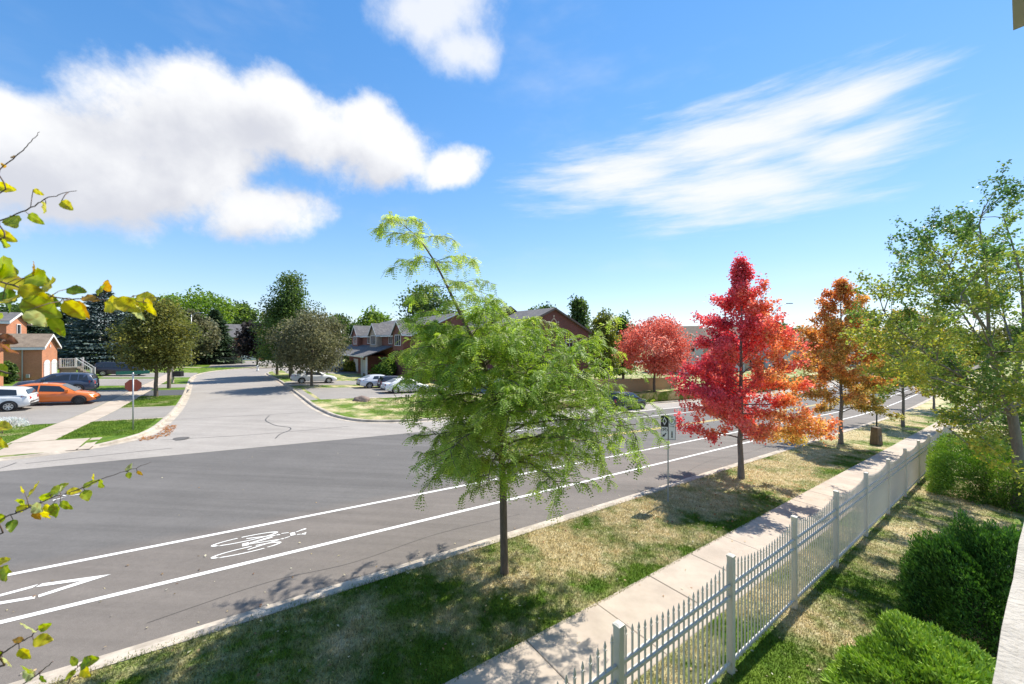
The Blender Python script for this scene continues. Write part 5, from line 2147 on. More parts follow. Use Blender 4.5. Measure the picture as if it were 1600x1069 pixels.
def townhouses():
    r = st_root('townhouse_row', 'shaded brick townhouses with low porch roofs right of the side street', 20, 66)
    zb = EYE - 6.6
    ze, zr = EYE + 0.9, EYE + 3.9
    gable(r, 20, 33, 50, 84, zb, ze, zr, 't', M_BRICK_R, M_ROOF, 0.45)
    zg = EYE - 5.6
    # porches and low garages towards the street
    mb = MB()
    mb.stbox(17.2, 19.98, 62, 74, zg - 0.6, EYE - 2.5)
    rel_build(mb, 'garage_wall', M_BRICK_R, r)
    shed(r, 15.6, 20.3, 58.5, 84.5, EYE - 2.55, EYE - 0.9, M_ROOF)
    for t_ in (59, 61.5, 75.2, 77.6, 80, 82.4, 84.2):
        mb = MB()
        mb.stbox(16.0, 16.25, t_ - .12, t_ + .12, zg - 0.3, EYE - 2.5)
        rel_build(mb, 'porch_post', M_TRIM, r)
    opening(r, 's-', 17.2, 63, 65.6, zg + 0.2, zg + 2.3, 'garage')
    opening(r, 's-', 17.2, 68, 70.6, zg + 0.2, zg + 2.3, 'garage')
    # bays with their own gables
    for t_, m_ in ((54, M_BRICK_R), (66, M_BRICK_T), (78, M_BRICK_R)):
        gable(r, 19.2, 26, t_ - 2.1, t_ + 2.1, EYE - 1.4, ze + 0.1, zr - 1.15, 's', m_, M_ROOF, 0.3)
        opening(r, 's-', 19.2, t_ - 1.1, t_ + 1.1, EYE - 0.7, EYE + 0.75, mull=2)
    for t_ in (59.5, 71.5, 82):
        opening(r, 's-', 20, t_ - 0.7, t_ + 0.7, EYE - 0.5, EYE + 0.7, mull=1)
    for t_ in (76.4, 81.2):
        opening(r, 's-', 20, t_ - 0.55, t_ + 0.55, zg + 0.1, zg + 2.2, 'door')
    opening(r, 's-', 20, 78.2, 79.6, zg + 0.9, zg + 2.2, mull=1)
    # corner house with its gable to the main road
    r = st_root('corner_house', 'red brick corner house with a pale diamond ornament in its gable', 33, 42)
    gable(r, 26.7, 39.7, 36, 49.8, EYE - 7.2, EYE + 1.2, EYE + 4.05, 't', M_BRICK_D, M_ROOF, 0.35, trim_m=M_EAVE)
    gable(r, 27.4, 36.6, 44, 52, EYE - 1, EYE + 1.9, EYE + 4.75, 't', M_BRICK_D, M_ROOF, 0.3, trim_m=M_EAVE)
    mb = MB()
    for a in range(4):
        an = math.pi / 2 * a
        c_, s_ = math.cos(an), math.sin(an)
        o_ = [(0.62, 0.0), (0.42, 0.2), (0.2, 0.42), (0.0, 0.62), (0.0, 0.4), (0.16, 0.3), (0.3, 0.16), (0.4, 0.0)]
        pts = [(33.2 + x * c_ - y * s_, EYE + 2.35 + x * s_ + y * c_) for x, y in o_]
        n = len(pts)
        mb.add([WZ(x, 35.95, z) for x, z in pts] + [WZ(x, 35.998, z) for x, z in pts], [tuple(range(n)), tuple(reversed(range(n, 2 * n)))] + [(i, i + n, (i + 1) % n + n, (i + 1) % n) for i in range(n)])
    for a in range(4):
        an = math.pi / 2 * a
        x, z = 33.2 + 0.78 * math.cos(an), EYE + 2.35 + 0.78 * math.sin(an)
        mb.stbox(x - .12, x + .12, 35.94, 35.996, z - .12, z + .12)
    rel_build(mb, 'ornament', M_BRICK_T, r)
    opening(r, 't-', 36, 35.4, 36.6, EYE - 1.2, EYE + 0.1, mull=1)
    opening(r, 't-', 36, 29.5, 30.7, EYE - 1.2, EYE + 0.1, mull=1)
    opening(r, 't-', 36, 32.4, 34.4, EYE - 4.6, EYE - 3.2, mull=2)
    opening(r, 's-', 26.7, 38, 42, EYE - 5.9, EYE - 3.8, 'garage')
    opening(r, 's-', 26.7, 45, 47, EYE - 0.9, EYE + 0.4, mull=1)


townhouses()


# generic detached house placed with its own turn
def local_house(name, label, px, depth, rotz, w, d, eave, ridge, wall_m, roof_m, gable_m, base_drop=0.4, garage=True):
    b, s, t = px_ground(px, depth)
    r = thing(name, label, 'house', b, rotz)
    mb = MB()
    mb.box(-w / 2, w / 2, 0, d, -base_drop, eave)
    mb.build('wall', wall_m, r)
    ov = 0.35
    mb = MB()
    dm_ = d / 2
    sl_ = (ridge - eave) / dm_
    for y0, sg in ((0, -1), (d, 1)):
        ye, ze = y0 + sg * ov, eave - ov * sl_
        lo = [(-w / 2 - ov, ye, ze + .02), (w / 2 + ov, ye, ze + .02), (w / 2 + ov - 2.0, dm_, ridge), (-w / 2 - ov + 2.0, dm_, ridge)]
        mb.hexa(lo, [(x, y, z + 0.15) for x, y, z in lo])
    for x0, sg in ((-w / 2, -1), (w / 2, 1)):
        xe = x0 + sg * ov
        lo = [(xe, -ov, eave - ov * sl_ + .03), (xe, d + ov, eave - ov * sl_ + .03), (xe - sg * 2.0, dm_, ridge + .01)]
        mb.add(lo + [(x, y, z + .15) for x, y, z in lo], [(0, 1, 2), (3, 5, 4), (0, 3, 4, 1), (1, 4, 5, 2), (2, 5, 3, 0)])
    mb.build('roof', roof_m, r)
    # projecting gable bay at the front
    gw, gx = w * 0.42, w * 0.2
    mb = MB()
    mb.box(gx - gw / 2, gx + gw / 2, -1.2, -0.002, -base_drop, eave - 0.1)
    mb.add([(gx - gw / 2, -1.2, eave - .1), (gx + gw / 2, -1.2, eave - .1), (gx, -1.2, eave + gw * 0.36)], [(0, 1, 2)])
    mb.build('bay_wall', gable_m, r)
    mb = MB()
    for sg in (-1, 1):
        lo = [(gx + sg * (gw / 2 + .25), -1.5, eave - .22), (gx, -1.5, eave + gw * .36 + .05), (gx, 3.2, eave + gw * .36 + .05), (gx + sg * (gw / 2 + .25), 3.2, eave - .22)]
        mb.hexa(lo if sg > 0 else lo[::-1], [(x, y, z + .13) for x, y, z in (lo if sg > 0 else lo[::-1])])
    rb = mb.build('bay_roof', roof_m, r)
    mb = MB()
    for sg in (-1, 1):
        a, b2 = (gx + sg * (gw / 2 + .27), -1.54, eave - .3), (gx, -1.54, eave + gw * .36 - .02)
        mb.hexa([a, (a[0], -1.51, a[2]), (b2[0], -1.51, b2[2]), b2], [(a[0], a[1], a[2] + .22), (a[0], -1.51, a[2] + .22), (b2[0], -1.51, b2[2] + .22), (b2[0], b2[1], b2[2] + .22)])
    mb.build('fascia', M_TRIM, rb)

    def win(x0, x1, z0, z1, y):
        m1 = MB()
        m1.box(x0, x1, y - .03, y - .004, z0, z1)
        o = m1.build('window', M_GLASS, r)
        m2 = MB()
        for q in ((x0 - .1, x0, z0 - .1, z1 + .1), (x1, x1 + .1, z0 - .1, z1 + .1), (x0, x1, z1, z1 + .1), (x0, x1, z0 - .1, z0)):
            m2.box(q[0], q[1], y - .09, y - .004, q[2], q[3])
        xm_ = (x0 + x1) / 2
        m2.box(xm_ - .04, xm_ + .04, y - .06, y - .031, z0, z1)
        m2.build('frame', M_TRIM, o)
    win(gx - 0.8, gx + 0.8, eave - 2.2, eave - 0.6, -1.2)
    win(-w * 0.34, -w * 0.34 + 1.4, eave - 2.1, eave - 0.7, 0)
    if garage:
        m1 = MB()
        m1.box(gx - gw * .38, gx + gw * .38, -1.24, -1.204, 0, 2.2)
        o = m1.build('garage_door', M_TRIM, r)
        for k in range(4):
            m1 = MB()
            for j in range(4):
                x0 = gx - gw * .38 + j * gw * .19
                m1.box(x0 + .05, x0 + gw * .19 - .05, -1.252, -1.241, k * .55 + .05, k * .55 + .5)
            m1.build('panel', M_TRIM, o)
    m1 = MB()
    m1.box(-w * .08 - .5, -w * .08 + .5, -.05, -.004, 0, 2.1)
    m1.build('door', M_DECK, r)
    win(-w * 0.40, -w * 0.40 + 1.6, 0.9, 2.1, 0)
    return r


local_house('brick_house', 'brick house with a white garage door at the end of the side street', 372, 97, rad(36), 12, 10, 6.0, 9.3, M_BRICK_R, M_ROOF, M_BRICK_O)
for i, (px, dp, rz, lab, wm, gm) in enumerate([
        (1062, 84, -30, 'far townhouse with a white gable and brown roof right of the salmon tree', M_BRICK_T, M_SIDING),
        (1128, 92, -32, 'far brown-roofed house half hidden behind the red maple', M_BRICK_T, M_SIDING),
        (1196, 98, -34, 'far pale house glimpsed right of the red maple trunk', M_SIDING, M_SIDING),
        (1272, 106, -36, 'far pale house glimpsed left of the orange maple', M_SIDING, M_BRICK_T),
        (1362, 112, -38, 'far house glimpsed between the orange and yellowing maples', M_BRICK_T, M_SIDING),
        (1455, 118, -40, 'far house glimpsed behind the open garden tree', M_BRICK_T, M_SIDING)]):
    local_house('background_house', lab, px, dp, rad(rz), 11.5, 10, 6.9, 10.4 if i < 2 else 9.6, wm, M_ROOF_B, gm, 2.0)
clump = [(548, 67, 566, 26, YEL, 'small yellow-green bush by the left porch of the townhouses', 0.9),
         (606, 58, 566, 44, BRIGHT, 'bright green bush in front of the townhouses beside the parked cars', 0.9),
         (12, 36.5, 566, 16, GREEN, 'slim green bush against the brick garage at the left edge', 0.8),
         (655, 50, 590, 26, BRIGHT, 'low green bush by the corner driveway', 0.9)]
for i, (px, dp, tp, w_, pal, lab, _) in enumerate(clump):
    o = clump_tree('garden_bush', lab, px, dp, tp, w_, pal, 130 + i, 'round', 0.02, 1800)
    o['category'] = 'bush'
for i, (s_, t_, hgt, wd, pal, lab) in enumerate([(27.5, -1.2, 3.4, 3.2, BRIGHT, 'tall leafy green bush right of the clipped hedge'),
                                                 (36, -0.6, 3.6, 3.6, GREEN, 'dark leafy bush farther beyond the clipped hedge'), (45, 0.5, 4.0, 4.5, OLIVE, 'olive bush at the far end of the lawn')]):
    bt = W(s_, t_, HL)
    o = clump_tree('garden_bush', lab, 0, bt.y, HY - (bt.z + hgt - EYE) / bt.y * F, wd / bt.y * F, pal, 150 + i, 'round', 0.02, 3000, 0.1, base=bt)
    o['category'] = 'bush'
# white flowering plant by the driveway
o = shrub('flower_clump', 'white flowering clump on the lawn beside the left driveway', W(-9.3, 31.0, HL), (0.75, 0.45, 0.42), [(0.2, 0.25, 0.1), (0.7, 0.7, 0.66), (0.8, 0.8, 0.78), (0.8, 0.8, 0.78)], 140, 1500, 0.09, M_LEAF)
o['category'] = 'flowers'


# ================================================================== CARS
def lerp_tab(tab, x):
    for (x0, y0), (x1, y1) in zip(tab[:-1], tab[1:]):
        if x <= x1:
            u = (x - x0) / (x1 - x0)
            u = max(0, min(1, u))
            return y0 + (y1 - y0) * u
    return tab[-1][1]


TYPES = {
    # deck: height of the lower body along the length; roof: greenhouse line (x, z); belt height
    'hatch': dict(L=4.05, Wd=1.74, deck=[(-2.02, .62), (-1.98, .9), (-1.85, .98), (.75, .93), (1.2, .88), (1.7, .78), (1.95, .62), (2.02, .5)],
                  roof=[(-1.97, .97), (-1.72, 1.36), (-1.3, 1.46), (-.3, 1.49), (.25, 1.42), (1.05, .92)], wheels=(-1.22, 1.26), r=.315),
    'sedan': dict(L=4.75, Wd=1.84, deck=[(-2.37, .62), (-2.33, .92), (-2.2, 1.0), (-1.6, 1.0), (.9, .95), (1.4, .9), (2.0, .8), (2.3, .64), (2.37, .5)],
                  roof=[(-1.95, 1.0), (-1.2, 1.36), (-.7, 1.44), (0., 1.44), (.35, 1.39), (1.25, .94)], wheels=(-1.4, 1.42), r=.33),
    'suv': dict(L=4.6, Wd=1.86, deck=[(-2.3, .68), (-2.27, 1.0), (-2.2, 1.08), (.9, 1.05), (1.4, 1.02), (2.0, .94), (2.22, .75), (2.3, .6)],
                roof=[(-2.24, 1.08), (-2.0, 1.55), (-1.6, 1.66), (-.2, 1.68), (.25, 1.62), (1.12, 1.05)], wheels=(-1.32, 1.36), r=.36),
    'van': dict(L=4.95, Wd=1.92, deck=[(-2.47, .6), (-2.44, 1.0), (-2.38, 1.05), (1.2, 1.02), (1.7, .97), (2.2, .85), (2.4, .66), (2.47, .5)],
                roof=[(-2.42, 1.05), (-2.2, 1.6), (-1.8, 1.72), (.1, 1.73), (.55, 1.64), (1.65, 1.0)], wheels=(-1.5, 1.48), r=.34),
}


def car(label, kind, paint, s, t, head, rim=None, group=None):
    """head: angle from +s in degrees; x forward in the car's own frame"""
    k = TYPES[kind]
    hw = k['Wd'] / 2
    root = thing('parked_car', label, 'car', W(s, t, HL + 0.01 if not (21 < t < 24) else 0.005), ROAD_ANG + rad(head), group)
    # stand it on the slope
    fx = W(s + math.cos(rad(head)) * 1.3, t + math.sin(rad(head)) * 1.3)
    bx_ = W(s - math.cos(rad(head)) * 1.3, t - math.sin(rad(head)) * 1.3)
    root.rotation_euler.y = -math.atan2(fx.z - bx_.z, 2.6)
    L = k['L']
    # lower body
    xs = sorted(set([-L / 2, -L / 2 + .06, -L / 2 + .2, L / 2 - .35, L / 2 - .15, L / 2 - .05, L / 2] + [x for x, _ in k['deck']] + list(np.linspace(-L / 2 + .4, L / 2 - .5, 9))))
    mb = MB()
    ring_n = None
    for x in xs:
        f = abs(x) / (L / 2)
        tp = 1 - 0.16 * max(0, (f - 0.72) / 0.28) ** 2
        top = lerp_tab(k['deck'], x)
        w = hw * tp
        z0 = .24 + (0.10 * max(0, (f - .85) / .15))
        half = [(w * .90, z0), (w * .985, z0 + .12), (w, .56), (w * .985, min(top - .10, .80)), (w * .93, top - .025), (w * .80, top + .012)]
        half = [(y, min(z, top + .012)) for y, z in half]
        ring_ = [(-y, z) for y, z in half] + [(y, z) for y, z in reversed(half)]
        ring_n = len(ring_)
        mb.v += [(x, y, z) for y, z in ring_]
    for i in range(len(xs) - 1):
        for j in range(ring_n):
            j2 = (j + 1) % ring_n
            a, b = i * ring_n, (i + 1) * ring_n
            mb.f.append((a + j, a + j2, b + j2, b + j))
            mb.m.append(0)
    mb.f.append(tuple(range(ring_n)))
    mb.m.append(0)
    mb.f.append(tuple(reversed(range((len(xs) - 1) * ring_n, len(xs) * ring_n))))
    mb.m.append(0)
    body = mb.build('body', paint, root, True)
    # greenhouse
    rf = k['roof']
    gx = [x for x, _ in rf]
    mb = MB()
    belt = lambda x: lerp_tab(k['deck'], x) - .01

    def gpt(x, u, out=0.0):
        """point on the side of the greenhouse: u 0 belt .. 1 roof edge"""
        zt = lerp_tab(rf, x)
        zb_ = min(belt(x), zt)
        wb, wt = hw * .93, hw * .70
        hmax = 0.55
        wtop = wb + (wt - wb) * min(1, (zt - zb_) / hmax)
        return (x, (wb + (wtop - wb) * u) + out, zb_ + (zt - zb_ - .05 * min(1, (zt - zb_) / .2)) * u)
    for x in gx:
        a, b = gpt(x, 0), gpt(x, 1)
        zt = lerp_tab(rf, x)
        half = [(a[1], a[2]), (b[1], b[2]), (b[1] * .9, zt), ]
        mb.v += [(x, -y, z) for y, z in half] + [(x, y, z) for y, z in reversed(half)]
    for i in range(len(gx) - 1):
        for j in range(5):
            a, b = i * 6, (i + 1) * 6
            mb.f.append((a + j, a + j + 1, b + j + 1, b + j))
            mb.m.append(0)
    mb.build('cabin', paint, root, True)

    def pane(name, pts, m=M_GLASS, parent=root):
        q = MB()
        q.add(pts, [tuple(range(len(pts)))])
        return q.build(name, m, parent)
    # screens
    (xa, za), (xb, zb_) = rf[-2], rf[-1]
    o_ = .012
    wl, wu = hw * .83, hw * .63
    pane('windscreen', [(xb - .05 + o_, -wl, zb_ + .05), (xb - .05 + o_, wl, zb_ + .05), (xa + .03 + o_, wu, za - .02 + o_), (xa + .03 + o_, -wu, za - .02 + o_)])
    (xc, zc), (xd, zd) = rf[0], rf[1]
    pane('rear_window', [(xd - .04 - o_, -wu, zd - .03 + o_), (xd - .04 - o_, wu, zd - .03 + o_), (xc + (xd - xc) * .22 - o_, wl, zc + (zd - zc) * .22 + o_), (xc + (xd - xc) * .22 - o_, -wl, zc + (zd - zc) * .22 + o_)])
    # side windows
    x_r, x_f = rf[1][0], rf[-2][0]
    xm_ = (x_r + x_f) / 2 + .05
    front_low = xb - (xb - xa) * .25
    rear_low = xc + (xd - xc) * .75
    for sg in (-1, 1):
        def pnt(x, u):
            p = gpt(x, u, .008)
            return (p[0], p[1] * sg, p[2])
        sets = [[(xm_ + .04, .10), (front_low - .16, .10), (x_f - .02, .90), (xm_ + .04, .92)], [(rear_low + .28, .10), (xm_ - .04, .10), (xm_ - .04, .92), (x_r + .30, .90)]]
        if kind in ('suv', 'van'):
            q = rear_low + .75
            sets[1] = [(q + .05, .10), (xm_ - .04, .10), (xm_ - .04, .92), (q + .05, .92)]
            sets.append([(rear_low + .14, .12), (q - .03, .10), (q - .03, .92), (x_r + .22, .88)])
        for st_ in sets:
            pts = [pnt(x, u) for x, u in st_]
            pane('window', pts if sg < 0 else pts[::-1])
    # lights, bumper details, plate
    for sg in (-1, 1):
        q = MB()
        xb_ = L / 2
        q.hexa([(xb_ - .42, sg * hw * .62, .60), (xb_ - .08, sg * hw * .52, .58), (xb_ - .12, sg * hw * .80, .58), (xb_ - .46, sg * hw * .93, .62)],
               [(xb_ - .45, sg * hw * .62, .76), (xb_ - .13, sg * hw * .52, .70), (xb_ - .17, sg * hw * .80, .71), (xb_ - .5, sg * hw * .93, .78)])
        q.build('headlight', M_LAMP, root)
        q = MB()
        hi = .98 if kind in ('sedan', 'hatch') else 1.12
        q.hexa([(-xb_ + .30, sg * hw * .94, .76), (-xb_ + .0, sg * hw * .78, .76), (-xb_ - .015, sg * hw * .52, .78), (-xb_ + .25, sg * hw * .5, .78)],
               [(-xb_ + .36, sg * hw * .93, hi - .04), (-xb_ + .05, sg * hw * .78, hi - .06), (-xb_ + .03, sg * hw * .52, hi - .08), (-xb_ + .3, sg * hw * .5, hi - .06)])
        q.build('tail_light', M_TAIL, root)
        q = MB()
        q.box(x_f + .30, x_f + .48, sg * (hw * .93), sg * (hw * .93 + .17), lerp_tab(k['deck'], .7) + .02, lerp_tab(k['deck'], .7) + .15) if sg > 0 else q.box(x_f + .30, x_f + .48, sg * (hw * .93 + .17), sg * (hw * .93), lerp_tab(k['deck'], .7) + .02, lerp_tab(k['deck'], .7) + .15)
        q.build('mirror', paint, root)
        for x_h in (xm_ - .35, xm_ + .75):
            q = MB()
            y0, y1 = sorted((sg * (hw * .985), sg * (hw * .985 + .025)))
            q.box(x_h - .1, x_h + .1, y0, y1, .80, .825)
            q.build('door_handle', paint, root)
    q = MB()
    q.box(L / 2 - .05, L / 2 + .012, -hw * .55, hw * .55, .32, .50)
    q.build('grille', M_BLACK, root)
    q = MB()
    q.box(-L / 2 - .012, -L / 2 + .05, -hw * .72, hw * .72, .30, .46)
    q.build('rear_bumper', M_BLACK, root)
    q = MB()
    q.box(-L / 2 - .02, -L / 2 + .02, -.18, .18, .62, .74)
    q.build('licence_plate', M_SIGNW, root)
    # wheels
    rw = k['r']
    ty = MB()
    n = 24
    prof = [(.0, rw * .66), (.0, rw * .93), (.03, rw), (.17, rw), (.2, rw * .93), (.2, rw * .66)]
    for i in range(n):
        a = 2 * math.pi * i / n
        ty.v += [(math.cos(a) * r_, -y, math.sin(a) * r_) for y, r_ in prof]
    for i in range(n):
        i2 = (i + 1) % n
        for j in range(len(prof) - 1):
            ty.f.append((i * 6 + j, i * 6 + j + 1, i2 * 6 + j + 1, i2 * 6 + j))
            ty.m.append(0)
    ty_me = ty.mesh('tyre', M_TYRE, True)
    ri = MB()
    m_ = rw * .67
    ri.add([(math.cos(2 * math.pi * i / n) * m_, -.022, math.sin(2 * math.pi * i / n) * m_) for i in range(n)], [tuple(range(n))], 1)
    for i in range(n):
        a0, a1 = 2 * math.pi * i / n, 2 * math.pi * (i + 1) / n
        ri.add([(math.cos(a) * r_, -.004, math.sin(a) * r_) for a, r_ in ((a0, m_ * .84), (a0, m_), (a1, m_), (a1, m_ * .88))], [(0, 1, 2, 3)])
    for i in range(7):
        a = 2 * math.pi * i / 7
        d = Vector((math.cos(a), 0, math.sin(a)))
        e = Vector((-math.sin(a), 0, math.cos(a)))
        ri.add([tuple(e * .035 + Vector((0, -.02, 0))), tuple(-e * .035 + Vector((0, -.02, 0))), tuple(d * m_ * .9 - e * .025 + Vector((0, -.008, 0))), tuple(d * m_ * .9 + e * .025 + Vector((0, -.008, 0)))], [(0, 1, 2, 3)])
    ri_me = ri.mesh('rim', [rim or M_RIM, M_BLACK])
    ar = MB()
    n2 = 20
    ra = rw + .065
    ar.add([(math.cos(math.pi * i / (n2 - 1)) * ra, .0, math.sin(math.pi * i / (n2 - 1)) * ra * .98 + .0) for i in range(n2)] + [(-ra, 0, -.12), (ra, 0, -.12)], [tuple(range(n2)) + (n2, n2 + 1)])
    ar_me = ar.mesh('wheel_arch', M_BLACK)
    for x in k['wheels']:
        for sg in (-1, 1):
            wl_ = link('wheel', None, root, (x, sg * (hw + .034), rw), (0, 0, 0 if sg > 0 else math.pi))
            link('tyre', ty_me, wl_)
            link('rim', ri_me, wl_)
            link('wheel_arch', ar_me, root, (x, sg * (hw + .004), rw), (0, 0, 0 if sg > 0 else math.pi))
    return root


P_WHITE = paint_mat('white', (0.74, 0.74, 0.73))
P_ORANGE = paint_mat('orange', (0.72, 0.17, 0.025))
P_NAVY = paint_mat('navy', (0.045, 0.065, 0.11))
P_BLACK = paint_mat('black', (0.02, 0.02, 0.028))
P_GREY = paint_mat('grey_blue', (0.16, 0.20, 0.24))
P_SILVER = paint_mat('pale_silver', (0.60, 0.62, 0.66))
DRV = 'cars parked on the left driveways'
car('white hatchback at the left edge, nose towards the houses', 'hatch', P_WHITE, -12.6, 38.6, 180, None, DRV)
car('orange hatchback on the left driveway facing the street', 'hatch', P_ORANGE, -10.2, 41.0, 0, M_RIMD, DRV)
car('navy blue sport utility car behind the orange hatchback', 'suv', P_NAVY, -12.2, 49.3, 180, None, DRV)
car('black van behind the white-railed porch steps', 'van', P_BLACK, -11.7, 69.2, 0, None, DRV)
DRR = 'cars parked right of the side street'
car('white sedan beside the bronze maple, nose to the right', 'sedan', P_WHITE, 7.6, 49.7, 0, None, DRR)
car('grey-blue car parked farthest along the right driveways', 'suv', P_GREY, 13.0, 71, 0, None, DRR)
car('pale silver-white sedan, farthest of three on the corner driveway', 'sedan', P_SILVER, 13.2, 42.9, 0, None, DRR)
car('black car between two pale sedans on the corner driveway', 'hatch', P_BLACK, 14.4, 40.6, 0, None, DRR)
car('white sedan nearest the lawn on the corner driveway', 'sedan', P_WHITE, 14.2, 37.6, 0, None, DRR)
car('dark car at the far kerb of the main road, half hidden by the locust', 'suv', P_BLACK, 30.3, 22.75, 0)


# ================================================================== THE HOUSE BEHIND THE CAMERA
r = thing('balcony_house', 'pale stucco ledge and beige gutter of the house at the right edge', 'house', WZ(3, -0.5, G(3, -0.5)))
mb = MB()
zt = EYE - 0.9
n = 24
for q in range(n):
    a, b_ = 0.2 + 5.2 * q / n, 0.2 + 5.2 * (q + 1) / n
    w0, w1 = 0.002 * math.sin(q * 1.7) - (a - 1.59) * 0.0314 + 0.006, 0.002 * math.sin((q + 1) * 1.7) - (b_ - 1.59) * 0.0314 + 0.006
    mb.hexa([WZ(a, -0.42, zt - 0.16), WZ(b_, -0.42, zt - 0.16), WZ(b_, 0.052 + w1, zt - 0.16), WZ(a, 0.052 + w0, zt - 0.16)],
            [WZ(a, -0.42, zt), WZ(b_, -0.42, zt), WZ(b_, 0.046 + w1, zt), WZ(a, 0.046 + w0, zt)])
rel_build(mb, 'ledge', M_STUCCO, r)
mb = MB()
mb.stbox(0.2, 5.4, -0.4, -0.13, G(3, 0) - 0.6, zt - 0.161)
rel_build(mb, 'wall', M_STUCCO, r)
mb = MB()
mb.stbox(-3, 5.4, -0.75, -0.45, G(3, 0) - 0.6, EYE + 2.3)
rel_build(mb, 'house_wall', M_STUCCO, r)
# eave with gutter over the right edge
c0 = at(1583, 46, 3.0)
c0s, c0t = ST(c0.x, c0.y)
mb = MB()
z0 = c0.z
mb.stbox(c0s - 5.0, c0s, -1.2, c0t - 0.02, z0 + 0.02, z0 + 0.10)
ev = rel_build(mb, 'eave', M_BEIGE, r)
mb = MB()
mb.stbox(c0s - 5.0, c0s + 0.02, c0t - 0.1, c0t, z0 - 0.0, z0 + 0.16)
rel_build(mb, 'gutter', M_BEIGE, r, ev)


